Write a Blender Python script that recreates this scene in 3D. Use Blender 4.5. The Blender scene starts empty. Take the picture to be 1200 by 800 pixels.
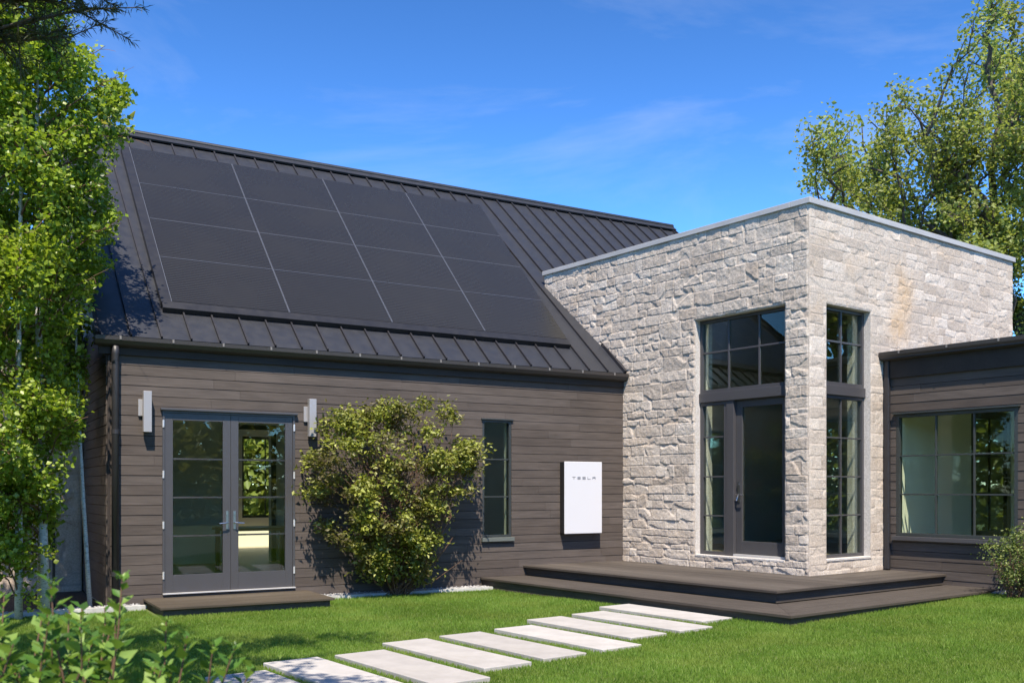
import bpy, bmesh, math, random
import numpy as np
from mathutils import Vector, noise
random.seed(7); RNG = np.random.default_rng(7)
SC = bpy.context.scene; COL = SC.collection
V = lambda *a: np.array(a, float)
def unit(v): v = np.array(v, float); return v/np.linalg.norm(v)

# ------------------------------------------------------------------ scene, sky, sun
SC.view_settings.view_transform = 'Standard'; SC.view_settings.look = 'None'
SC.view_settings.gamma = 1; SC.view_settings.exposure = 0.98; SC.view_settings.use_curve_mapping = False
SC.cycles.max_bounces = 8; SC.cycles.transparent_max_bounces = 24; SC.cycles.use_denoising = True
SC.cycles.sample_clamp_indirect = 4
SUN_EL = 58.5
L = unit([math.cos(math.radians(SUN_EL))*-.09, math.cos(math.radians(SUN_EL)), -math.sin(math.radians(SUN_EL))])
world = bpy.data.worlds.new('World'); SC.world = world; world.use_nodes = True
nt = world.node_tree; nd = nt.nodes; lk = nt.links
bg = nd['Background']
sky = nd.new('ShaderNodeTexSky'); sky.sky_type = 'NISHITA'; sky.sun_disc = False
sky.sun_elevation = math.radians(SUN_EL); sky.sun_rotation = math.atan2(-L[0], -L[1])
sky.altitude = 2400; sky.air_density = 1.0; sky.dust_density = 0.6; sky.ozone_density = 5.0
hsv = nd.new('ShaderNodeHueSaturation'); hsv.inputs['Saturation'].default_value = 1.0; hsv.inputs['Value'].default_value = 1.0; hsv.inputs['Hue'].default_value = .489
gm = nd.new('ShaderNodeGamma'); gm.inputs['Gamma'].default_value = 1.7
lk.new(sky.outputs[0], hsv.inputs['Color']); lk.new(hsv.outputs[0], gm.inputs['Color'])
CLOUD = (3.2, 1.7, .4)
# thin cirrus: noise in the direction of view, stretched along the horizon
tc = nd.new('ShaderNodeTexCoord'); mp = nd.new('ShaderNodeMapping')
mp.inputs['Scale'].default_value = (1.2, 1.2, 4.2); mp.inputs['Rotation'].default_value = (0.0, 0.22, 0.2); mp.inputs['Location'].default_value = CLOUD
lk.new(tc.outputs['Generated'], mp.inputs['Vector'])
n1 = nd.new('ShaderNodeTexNoise'); n1.inputs['Scale'].default_value = 1.7; n1.inputs['Detail'].default_value = 9
n1.inputs['Roughness'].default_value = .58; n1.inputs['Distortion'].default_value = .7
lk.new(mp.outputs[0], n1.inputs['Vector'])
r1 = nd.new('ShaderNodeValToRGB'); r1.color_ramp.elements[0].position = .50; r1.color_ramp.elements[1].position = .95
r1.color_ramp.elements[0].color = (0, 0, 0, 1); r1.color_ramp.elements[1].color = (.5, .5, .5, 1)
lk.new(n1.outputs['Fac'], r1.inputs['Fac'])
mx = nd.new('ShaderNodeMixRGB'); mx.inputs['Color2'].default_value = (6.5, 7.2, 8.6, 1)
lk.new(r1.outputs[0], mx.inputs['Fac']); lk.new(gm.outputs[0], mx.inputs['Color1'])
lk.new(mx.outputs[0], bg.inputs['Color']); bg.inputs['Strength'].default_value = .062

sun = bpy.data.lights.new('sun', 'SUN'); sun.energy = 5.0; sun.angle = math.radians(.53); sun.color = (1, .90, .77)
so = bpy.data.objects.new('sun', sun); COL.objects.link(so)
so.rotation_euler = Vector(L).to_track_quat('-Z', 'Y').to_euler()

cam = bpy.data.cameras.new('camera'); co = bpy.data.objects.new('camera', cam); COL.objects.link(co)
co.location = (0, 0, 1.6); co.rotation_euler = (math.pi/2, 0, 0)
cam.sensor_width = 36; cam.lens = 36*1142/1200; cam.shift_y = 173/1200; cam.clip_end = 3000; cam.clip_start = .05
cam.dof.use_dof = True; cam.dof.focus_distance = 13.5; cam.dof.aperture_fstop = 4.2
SC.camera = co

# ------------------------------------------------------------------ materials
def mat(name, col=(.5,.5,.5), rough=.6, metal=0, spec=.5, trans=0):
    m = bpy.data.materials.new(name); m.use_nodes = True
    b = m.node_tree.nodes['Principled BSDF']
    b.inputs['Base Color'].default_value = (*col, 1); b.inputs['Roughness'].default_value = rough
    b.inputs['Metallic'].default_value = metal; b.inputs['Specular IOR Level'].default_value = spec
    return m
class NT:
    def __init__(s, m): s.m = m; s.t = m.node_tree; s.n = s.t.nodes; s.b = s.n['Principled BSDF']
    def add(s, typ, **kw):
        o = s.n.new(typ)
        for k, v in kw.items():
            if k in o.inputs: o.inputs[k].default_value = v
            else: setattr(o, k, v)
        return o
    def link(s, a, b): s.t.links.new(a, b)
    def ramp(s, src, stops):
        r = s.n.new('ShaderNodeValToRGB'); e = r.color_ramp.elements
        while len(e) < len(stops): e.new(.5)
        for el, (p, c) in zip(e, stops): el.position = p; el.color = (*c, 1) if len(c) == 3 else c
        s.link(src, r.inputs[0]); return r.outputs[0]
    def coord(s, scale=(1,1,1), rot=(0,0,0), which='Object'):
        tc = s.n.new('ShaderNodeTexCoord'); mp = s.n.new('ShaderNodeMapping')
        mp.inputs['Scale'].default_value = scale; mp.inputs['Rotation'].default_value = rot
        s.link(tc.outputs[which], mp.inputs[0]); return mp.outputs[0]
    def noise(s, scale, detail=4, vec=None, rough=.55):
        n = s.add('ShaderNodeTexNoise', Scale=scale, Detail=detail, Roughness=rough)
        if vec: s.link(vec, n.inputs['Vector'])
        return n.outputs['Fac']
    def mix(s, a, b, fac, mode='MIX'):
        m = s.n.new('ShaderNodeMixRGB'); m.blend_type = mode
        for i, v in ((0, fac), (1, a), (2, b)):
            if hasattr(v, 'is_output'): s.link(v, m.inputs[i])
            elif i == 0: m.inputs[i].default_value = v
            else: m.inputs[i].default_value = (*v, 1)
        return m.outputs[0]
    def bump(s, h, strength=.3, dist=.01):
        b = s.add('ShaderNodeBump', Strength=strength, Distance=dist); s.link(h, b.inputs['Height'])
        s.link(b.outputs[0], s.b.inputs['Normal'])
    def col(s, c): s.link(c, s.b.inputs['Base Color'])

def rotz_of(u): return -math.atan2(u[1], u[0])
def wood_mat(name, cols, u, rough=.7, grain=1.0):
    m = mat(name, rough=rough, spec=.3); n = NT(m)
    g = n.add('ShaderNodeNewGeometry')
    base = n.ramp(g.outputs['Random Per Island'], [(0, cols[0]), (.5, cols[1]), (1, cols[2])])
    tc = n.n.new('ShaderNodeTexCoord'); vr = n.add('ShaderNodeVectorRotate', rotation_type='Z_AXIS', Angle=rotz_of(u))
    n.link(tc.outputs['Object'], vr.inputs['Vector'])
    mp = n.n.new('ShaderNodeMapping'); mp.inputs['Scale'].default_value = (1.2, 30, 30); n.link(vr.outputs[0], mp.inputs[0])
    gr = n.noise(2.2, 6, mp.outputs[0], .65)
    mp2 = n.n.new('ShaderNodeMapping'); mp2.inputs['Scale'].default_value = (.7, 2.5, 2.5); n.link(vr.outputs[0], mp2.inputs[0])
    bl = n.noise(1.6, 5, mp2.outputs[0], .6)
    c = n.mix(base, n.ramp(gr, [(.3, (.72,.72,.72)), (.7, (1.2,1.2,1.2))]), grain, 'MULTIPLY')
    c = n.mix(c, n.ramp(bl, [(.3, (.78,.78,.78)), (.7, (1.2,1.2,1.2))]), .8, 'MULTIPLY')
    n.col(c); n.bump(gr, .25, .004)
    return m
UA = unit([1950, 1142, 0]); NA = V(UA[1], -UA[0], 0); OA = V(-4.696, 13.08, 0)
D1 = unit([870, -1142, 0]); D2 = unit([1142, 870, 0])
J = OA + UA*7.68
Cn = V(4.2437, 13.9256, 0)              # outer corner of the stone tower
W0 = Cn + D2*1.926

SID = [(.064,.051,.043), (.074,.060,.051), (.084,.069,.060)]
M_sidA = wood_mat('stained cedar siding', SID, UA)
M_sidG = wood_mat('stained cedar siding gable', SID, NA)
M_sidW = wood_mat('stained cedar siding side', SID, D1)
M_fascia = wood_mat('dark fascia board', [(.030,.024,.020),(.034,.027,.023),(.038,.030,.026)], UA)
DK = [(.046,.038,.031), (.064,.053,.044), (.086,.073,.061)]
M_deck1 = wood_mat('weathered deck boards', DK, D1, .75)
M_deck2 = wood_mat('weathered deck boards across', DK, D2, .75)
M_step = wood_mat('weathered step boards', [(.055,.043,.030),(.068,.054,.038),(.08,.064,.046)], UA, .7)
def metal_paint(name, col, rough=.4, var=.25):
    m = mat(name, col, rough, 0, .5); n = NT(m)
    f = n.noise(1.3, 5, n.coord((1,1,.5)), .6)
    n.col(n.mix(tuple(c*(1-var) for c in col), tuple(c*(1+var) for c in col), f))
    r = n.noise(7, 4, n.coord()); rr = n.ramp(r, [(.2, (rough*.8,)*3), (.8, (rough*1.25,)*3)]); n.link(rr, n.b.inputs['Roughness'])
    return m
M_roof = metal_paint('charcoal standing seam metal', (.019,.0205,.0255), .45, .12)
M_rib = metal_paint('charcoal seam rib', (.016,.015,.018), .5, .1)
M_gut = metal_paint('dark bronze gutter', (.040,.034,.031), .38, .15)
M_down = metal_paint('slate downspout paint', (.022,.021,.023), .45, .1)
M_frame = metal_paint('charcoal window frame paint', (.054,.052,.055), .38, .06)
M_frame_dk = metal_paint('black green window frame paint', (.030,.034,.033), .4, .08)
M_sill = metal_paint('grey sill', (.10,.11,.10), .5, .1)
M_black = mat('matt black', (.012,.012,.013), .5)
M_alu = mat('brushed aluminium', (.34,.33,.33), .45, .35)
n = NT(M_alu); n.bump(n.noise(3, 3, n.coord((300,300,4))), .15, .001)
M_chrome = mat('satin steel', (.42,.41,.40), .3, 1)
M_hinge = mat('hinge steel', (.72,.72,.72), .35, .6)
M_coping = mat('galvanised coping', (.50,.52,.54), .55, .1)
n = NT(M_coping); n.col(n.ramp(n.noise(2, 5, n.coord((1,1,6))), [(.3,(.33,.325,.32)),(.7,(.41,.405,.40))]))
M_white = mat('white lacquer', (.53,.53,.55), .3)
M_text = mat('grey lettering', (.2,.2,.21), .4)
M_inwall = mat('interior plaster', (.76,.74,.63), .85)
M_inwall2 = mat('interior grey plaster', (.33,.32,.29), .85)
M_hang = mat('dull zinc hanger', (.16,.15,.14), .6)
M_infloor = mat('interior timber floor', (.36,.29,.21), .4)
M_intable = mat('interior walnut', (.10,.055,.03), .4)
M_concrete = mat('concrete edging', (.42,.41,.39), .85)
n = NT(M_concrete); n.col(n.ramp(n.noise(9, 6, n.coord()), [(.3,(.34,.33,.31)),(.7,(.50,.49,.46))]))
# split-face limestone: tone per block, blotches, fine grain
def stone_mat(name, lo, hi, warm):
    m = mat(name, rough=.9, spec=.2); n = NT(m)
    at = n.add('ShaderNodeAttribute', attribute_name='tone')
    c = n.ramp(at.outputs['Fac'], [(0, lo), (.55, tuple((a+b)/2 for a, b in zip(lo, hi))), (1, hi)])
    v = n.coord()
    bl = n.noise(2.2, 6, v, .62)
    c = n.mix(c, warm, n.ramp(bl, [(.52, (0,0,0)), (.78, (.55,.55,.55))]))
    fi = n.noise(38, 6, v, .7)
    c = n.mix(c, n.ramp(fi, [(.3,(.66,.65,.64)), (.62,(1.14,1.14,1.14))]), .9, 'MULTIPLY')
    jt = n.add('ShaderNodeAttribute', attribute_name='joint'); c = n.mix(c, (.30,.255,.218), n.ramp(jt.outputs['Fac'], [(.1,(0,0,0)),(.9,(.62,)*3)]))
    sa_ = n.add('ShaderNodeAttribute', attribute_name='stain'); sm = n.add('ShaderNodeMath', operation='MULTIPLY'); n.link(sa_.outputs['Fac'], sm.inputs[0]); n.link(n.noise(5, 6, v, .65), sm.inputs[1])
    c = n.mix(c, (.50,.33,.17), sm.outputs[0])
    n.col(c); n.bump(n.noise(55, 7, v, .72), .7, .012)
    return m
M_stone = stone_mat('split face limestone', (.39,.332,.276), (.55,.488,.42), (.48,.37,.26))
M_reveal = stone_mat('dressed limestone', (.50,.47,.44), (.54,.51,.48), (.46,.40,.32))
M_stone2 = stone_mat('tan garden stone', (.46,.36,.27), (.60,.50,.40), (.42,.30,.2))
M_paver = mat('pale limestone slab', (.45,.43,.41), .8, 0, .3); n = NT(M_paver)
v = n.coord(); g = n.add('ShaderNodeNewGeometry')
c = n.ramp(n.noise(3, 7, v, .65), [(.3,(.30,.285,.27)),(.7,(.40,.382,.365))])
oi = n.add('ShaderNodeObjectInfo'); c = n.mix(c, n.ramp(oi.outputs['Random'], [(0,(.88,.87,.86)),(1,(1.04,1.04,1.03))]), 1, 'MULTIPLY'); c = n.mix(c, (.27,.25,.21), n.ramp(n.noise(1.1, 8, v, .7), [(.52,(0,0,0)),(.80,(.55,.55,.55))]))
n.col(c); n.bump(n.noise(60, 6, v), .25, .004)
# solar glass: fine horizontal bus lines
M_solar = mat('solar glass', (.02,.022,.028), .22, 0, .40); n = NT(M_solar)
uvn = n.add('ShaderNodeUVMap'); sx = n.add('ShaderNodeSeparateXYZ'); n.link(uvn.outputs[0], sx.inputs[0])
mu = n.add('ShaderNodeMath', operation='MULTIPLY'); mu.inputs[1].default_value = 2*math.pi/.052; n.link(sx.outputs[1], mu.inputs[0])
si = n.add('ShaderNodeMath', operation='SINE'); n.link(mu.outputs[0], si.inputs[0])
lines = n.ramp(si.outputs[0], [(.45,(0,0,0)), (.95,(1,1,1))])
cc = n.mix((.014,.013,.011), (.036,.034,.030), lines)
n.col(cc); rr = n.ramp(n.noise(.9, 3, n.coord()), [(.3,(.2,)*3),(.7,(.34,)*3)]); n.link(rr, n.b.inputs['Roughness'])
M_skirt = metal_paint('black array skirt', (.012,.012,.014), .4, .1)
M_rail = mat('array rail', (.30,.31,.33), .35, .8)

def glass_mat(name, tint, boost=1.0):
    m = bpy.data.materials.new(name); m.use_nodes = True; t = m.node_tree; nn = t.nodes; nn.clear()
    out = nn.new('ShaderNodeOutputMaterial'); mx = nn.new('ShaderNodeMixShader'); fr = nn.new('ShaderNodeFresnel'); fr.inputs['IOR'].default_value = 1.52
    tr = nn.new('ShaderNodeBsdfTransparent'); tr.inputs[0].default_value = (*tint, 1)
    gl = nn.new('ShaderNodeBsdfGlossy'); gl.inputs['Roughness'].default_value = 0.004; gl.inputs[0].default_value = (.95,1,.97,1)
    mu = nn.new('ShaderNodeMath'); mu.operation = 'MULTIPLY'; mu.inputs[1].default_value = boost; mu.use_clamp = True
    no = nn.new('ShaderNodeTexCoord'); ns = nn.new('ShaderNodeTexNoise'); ns.inputs['Scale'].default_value = 1.1
    bp = nn.new('ShaderNodeBump'); bp.inputs['Strength'].default_value = .04; bp.inputs['Distance'].default_value = .05
    t.links.new(no.outputs['Object'], ns.inputs['Vector']); t.links.new(ns.outputs['Fac'], bp.inputs['Height']); t.links.new(bp.outputs[0], gl.inputs['Normal'])
    t.links.new(fr.outputs[0], mu.inputs[0]); t.links.new(mu.outputs[0], mx.inputs[0])
    t.links.new(tr.outputs[0], mx.inputs[1]); t.links.new(gl.outputs[0], mx.inputs[2]); t.links.new(mx.outputs[0], out.inputs[0])
    return m
M_glass = glass_mat('green tinted glazing', (.92,.955,.90), .3)

M_glass_left = glass_mat('green tinted door glazing', (.92,.96,.90), .7)

def leaf_mat(name, stops, trans=.35, tcol=(.22,.34,.03), rough=.5, big=None):
    m = mat(name, rough=rough, spec=.35); n = NT(m)
    g = n.add('ShaderNodeNewGeometry')
    c = n.ramp(g.outputs['Random Per Island'], stops)
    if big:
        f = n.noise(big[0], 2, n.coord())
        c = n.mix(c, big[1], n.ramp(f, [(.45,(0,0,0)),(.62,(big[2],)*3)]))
    n.col(c)
    tl = n.add('ShaderNodeBsdfTranslucent'); tc2 = n.mix(c, tcol, .6); n.link(tc2, tl.inputs[0])
    mx = n.n.new('ShaderNodeMixShader'); mx.inputs[0].default_value = trans
    out = n.n['Material Output']; n.link(n.b.outputs[0], mx.inputs[1]); n.link(tl.outputs[0], mx.inputs[2]); n.link(mx.outputs[0], out.inputs[0])
    return m
M_aspen = leaf_mat('aspen leaves', [(0,(.022,.055,.010)),(.35,(.09,.165,.017)),(.75,(.21,.31,.03)),(1,(.37,.43,.11))], .42, (.42,.58,.03), .38, (.8,(.27,.31,.012),.5))
M_elm = leaf_mat('elm leaves', [(0,(.09,.13,.026)),(.5,(.20,.26,.055)),(1,(.33,.37,.12))], .45, (.46,.54,.08), .5, (.35,(.13,.12,.02),.5))
M_elm2 = leaf_mat('back tree leaves', [(0,(.10,.12,.022)),(.5,(.19,.20,.04)),(1,(.29,.28,.07))], .45, (.48,.48,.06))
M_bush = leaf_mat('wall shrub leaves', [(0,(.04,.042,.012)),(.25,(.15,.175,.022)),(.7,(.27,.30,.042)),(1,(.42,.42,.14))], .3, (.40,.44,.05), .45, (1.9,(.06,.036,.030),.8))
M_shrub = leaf_mat('fresh shrub leaves', [(0,(.025,.065,.012)),(.5,(.065,.15,.022)),(1,(.22,.32,.07))], .35, (.28,.46,.05), .4)
M_rbush = leaf_mat('side shrub leaves', [(0,(.04,.065,.015)),(.6,(.12,.165,.04)),(1,(.28,.30,.10))], .3)
M_needle = leaf_mat('pine needles', [(0,(.02,.03,.012)),(1,(.06,.075,.03))], .1)
M_grass = leaf_mat('lawn blades', [(0,(.10,.185,.020)),(.6,(.15,.255,.030)),(1,(.23,.32,.07))], .5, (.30,.48,.05), .6, (1.3,(.20,.26,.045),.6))
M_soil = mat('lawn thatch', (.045,.055,.016), .95); n = NT(M_soil)
n.col(n.ramp(n.noise(3, 7, n.coord()), [(.3,(.06,.09,.014)),(.7,(.10,.13,.03))]))
M_bed = mat('mulch', (.035,.026,.02), .95); n = NT(M_bed)
n.col(n.ramp(n.noise(30, 6, n.coord()), [(.3,(.018,.014,.011)),(.7,(.07,.052,.04))])); n.bump(n.noise(40, 6, n.coord()), 1, .03)
M_gravel = mat('grey gravel', (.4,.4,.4), .9); n = NT(M_gravel)
g = n.add('ShaderNodeNewGeometry'); n.col(n.ramp(g.outputs['Random Per Island'], [(0,(.12,.12,.12)),(1,(.38,.37,.36))]))
M_bark = mat('dark bark', (.06,.045,.035), .95); n = NT(M_bark)
f = n.noise(9, 7, n.coord((4,4,1)), .7); n.col(n.ramp(f, [(.3,(.03,.024,.02)),(.7,(.13,.105,.085))])); n.bump(f, .9, .02)
M_abark = mat('white aspen bark', (.5,.5,.46), .8); n = NT(M_abark)
f = n.noise(6, 6, n.coord((3,3,14)), .7); n.col(n.ramp(f, [(.36,(.05,.045,.04)),(.44,(.42,.42,.38)),(.8,(.62,.62,.57))]))
M_twig = mat('reddish twig', (.13,.07,.04), .8)

# ------------------------------------------------------------------ builders
def tag(o, label=None, cat=None, group=None, kind=None):
    if label: o['label'] = label
    if cat: o['category'] = cat
    if group: o['group'] = group
    if kind: o['kind'] = kind
    return o
def thing(name, loc, label, cat, group=None):
    o = bpy.data.objects.new(name, None); COL.objects.link(o); o.location = loc; o.empty_display_size = .2
    return tag(o, label, cat, group)
def wpos(o):
    p = V(0,0,0)
    while o is not None: p = p + V(*o.location); o = o.parent
    return p
def link_mesh(name, me, m, parent=None, bevel=0, smooth=False):
    o = bpy.data.objects.new(name, me); COL.objects.link(o)
    if m: me.materials.append(m)
    if parent is not None: o.parent = parent
    if bevel:
        b = o.modifiers.new('bevel', 'BEVEL'); b.width = bevel; b.segments = 2; b.limit_method = 'ANGLE'; b.angle_limit = .6
    if smooth:
        me.polygons.foreach_set('use_smooth', [True]*len(me.polygons))
    return o
class MB:
    """collects boxes, prisms, tubes; builds ONE mesh object"""
    def __init__(s): s.v = []; s.f = []
    def poly(s, pts, faces):
        k = len(s.v); s.v += [tuple(map(float, p)) for p in pts]; s.f += [tuple(i+k for i in f) for f in faces]; return s
    def box(s, F, t, d, z):
        P = [F.p(a, b, c) for c in z for b in d for a in t]
        return s.poly(P, [(0,1,3,2),(4,6,7,5),(0,4,5,1),(2,3,7,6),(0,2,6,4),(1,5,7,3)])
    def prism(s, F, outline, t):
        """outline of (d, z) extruded along t"""
        k = len(outline); P = [F.p(t[0], d, z) for d, z in outline] + [F.p(t[1], d, z) for d, z in outline]
        return s.poly(P, [tuple(range(k)), tuple(range(2*k-1, k-1, -1))] + [(i, i+k, (i+1) % k+k, (i+1) % k) for i in range(k)])
    def slab(s, pts, z0, z1):
        """plan polygon extruded in z; z may be per-point functions"""
        k = len(pts); P = [(p[0], p[1], z0) for p in pts] + [(p[0], p[1], z1) for p in pts]
        return s.poly(P, [tuple(range(k-1, -1, -1)), tuple(range(k, 2*k))] + [(i, (i+1) % k, (i+1) % k+k, i+k) for i in range(k)])
    def tube(s, pts, radii, n=8, caps=True):
        pts = [np.array(p, float) for p in pts]
        if not hasattr(radii, '__len__'): radii = [radii]*len(pts)
        k0 = len(s.v); prev = None
        for i, p in enumerate(pts):
            d = pts[min(i+1, len(pts)-1)]-pts[max(i-1, 0)]; L_ = np.linalg.norm(d); d = d/L_ if L_ > 1e-9 else V(0,0,1)
            if prev is None: a = V(1,0,0) if abs(d[0]) < .8 else V(0,1,0); a = a-d*(a@d)
            else: a = prev-d*(prev@d)
            a = a/np.linalg.norm(a); prev = a; b = np.cross(d, a)
            for j in range(n):
                w = 2*math.pi*j/n; q = p+radii[i]*(a*math.cos(w)+b*math.sin(w)); s.v.append(tuple(map(float, q)))
        for i in range(len(pts)-1):
            for j in range(n):
                a0 = k0+i*n; j2 = (j+1) % n; s.f.append((a0+j, a0+j2, a0+n+j2, a0+n+j))
        if caps:
            s.f.append(tuple(k0+j for j in range(n-1, -1, -1))); e = k0+(len(pts)-1)*n; s.f.append(tuple(e+j for j in range(n)))
        return s
    def mesh(s, name, off=None):
        me = bpy.data.meshes.new(name); v = s.v
        if off is not None: v = [(x-off[0], y-off[1], z-off[2]) for x, y, z in v]
        me.from_pydata(v, [], s.f); bm = bmesh.new(); bm.from_mesh(me); bmesh.ops.recalc_face_normals(bm, faces=bm.faces); bm.to_mesh(me); bm.free()
        return me
    def build(s, name, m, parent=None, bevel=0, smooth=False):
        off = wpos(parent) if parent is not None else None
        return link_mesh(name, s.mesh(name, off), m, parent, bevel, smooth)
    def build_top(s, name, m, loc, bevel=0, smooth=False):
        o = link_mesh(name, s.mesh(name, loc), m, None, bevel, smooth); o.location = loc; return o
class Fr:
    """a wall frame: t along, d outward, z up"""
    def __init__(s, o, u, n, w=(0,0,1)): s.o, s.u, s.n, s.w = np.array(o, float), np.array(u, float), np.array(n, float), np.array(w, float)
    def p(s, t, d, z): return s.o+s.u*t+s.n*d+s.w*z
FA = Fr(OA, UA, NA)
FG = Fr(OA+UA*(-.68), -NA, -UA)      # left gable, t runs away from the facade
FL = Fr(Cn, -D1, -D2)                # tower left face
FRt = Fr(Cn, D2, D1)                 # tower right face
FW = Fr(W0, D1, -D2)                 # right wing

def raw_mesh(name, verts, faces4, parent=None, m=None, off=None):
    """verts (N,3) and quads/tris (M,k) from numpy"""
    if off is not None: verts = verts-np.array(off)
    me = bpy.data.meshes.new(name); k = faces4.shape[1]
    me.vertices.add(len(verts)); me.vertices.foreach_set('co', verts.astype(np.float32).ravel())
    me.loops.add(faces4.size); me.loops.foreach_set('vertex_index', faces4.astype(np.int32).ravel())
    me.polygons.add(len(faces4)); me.polygons.foreach_set('loop_start', np.arange(0, faces4.size, k, dtype=np.int32))
    me.polygons.foreach_set('loop_total', np.full(len(faces4), k, dtype=np.int32)); me.update(calc_edges=True); me.validate()
    return me

def cells(a0, a1, cuts):
    xs = sorted({a0, a1, *[c for c in cuts if a0 < c < a1]}); return list(zip(xs[:-1], xs[1:]))
def wall_solid(mb, F, t, z, d, holes):
    for ta, tb in cells(t[0], t[1], [h for q in holes for h in q[:2]]):
        for za, zb in cells(z[0], z[1], [h for q in holes for h in q[2:]]):
            tm, zm = (ta+tb)/2, (za+zb)/2
            if not any(q[0] < tm < q[1] and q[2] < zm < q[3] for q in holes): mb.box(F, (ta, tb), d, (za, zb))
def siding(F, t0, t1, z0, z1, holes=(), course=.132, seed=1):
    rnd = random.Random(seed); mb = MB(); z = z0; k = 0
    while z < z1-1e-4:
        zt = min(z+course, z1)
        dd = lambda q: .0215-.0045*(q-z)/course
        for za, zb in cells(z, zt, [h for q in holes for h in q[2:]]):
            zm = (za+zb)/2; segs = [(t0, t1)]
            for q in holes:
                if q[2] < zm < q[3]:
                    ns = []
                    for a, b in segs:
                        if q[1] <= a or q[0] >= b: ns.append((a, b)); continue
                        if a < q[0]: ns.append((a, q[0]))
                        if q[1] < b: ns.append((q[1], b))
                    segs = ns
            r2 = random.Random(seed*1000+k); cut = t0+r2.uniform(.3, 2.6); cl = []
            while cut < t1: cl.append(cut); cut += r2.uniform(1.6, 3.8)
            for a, b in segs:
                for c0, c1 in cells(a, b, cl):
                    jit = r2.uniform(-.0015, .0015); e = .0012
                    mb.prism(F, [(0, za), (dd(za)+jit, za+(.001 if za == z else 0)), (dd(zb)+jit, zb-(.0055 if zb == zt else 0)), (.004, zb-(.001 if zb == zt else 0)), (0, zb)], (c0+e, c1-e))
        z = zt; k += 1
    return mb

# ------------------------------------------------------------------ split-face stone
def ashlar(w0, w1, z0, z1, seed):
    rnd = random.Random(seed); out = []; z = z0
    def split(a, b, c, d, lvl):
        w, h = b-a, d-c
        if h > .21 and rnd.random() < .6:
            m = c+h*rnd.uniform(.33, .67)
            split(a, b, c, m, lvl); split(a, b, m, d, lvl); return
        if w > .62 or (w > .36 and rnd.random() < .45):
            m = a+w*rnd.uniform(.3, .7); split(a, m, c, d, lvl); split(m, b, c, d, lvl); return
        out.append((a, b, c, d))
    while z < z1-.02:
        h = rnd.choice([.14, .17, .20, .24, .28]); zt = z+h
        if z1-zt < .09: zt = z1
        x = w0+ (0 if rnd.random() < .5 else -.2)
        while x < w1:
            w = rnd.uniform(.34, .95); split(x, min(x+w, w1+.3), z, zt, 0); x += w
        z = zt
    return out
def axis(a, b, cuts, step, fine=()):
    pts = []
    for p, q in cells(a, b, cuts):
        k = max(1, int(round((q-p)/step))); pts += list(np.linspace(p, q, k+1)[:-1])
    pts.append(b); return np.array(pts)
def vnoise(x, z, s, seed):
    r = np.random.default_rng(seed); G = r.random((256, 256)); X = x*s+37.3; Z = z*s+11.7
    i = np.floor(X).astype(int); j = np.floor(Z).astype(int); f = X-i; g = Z-j; f = f*f*(3-2*f); g = g*g*(3-2*g)
    q = lambda a, b: G[a % 256, b % 256]
    return (q(i,j)*(1-f)+q(i+1,j)*f)*(1-g)+(q(i,j+1)*(1-f)+q(i+1,j+1)*f)*g
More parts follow.
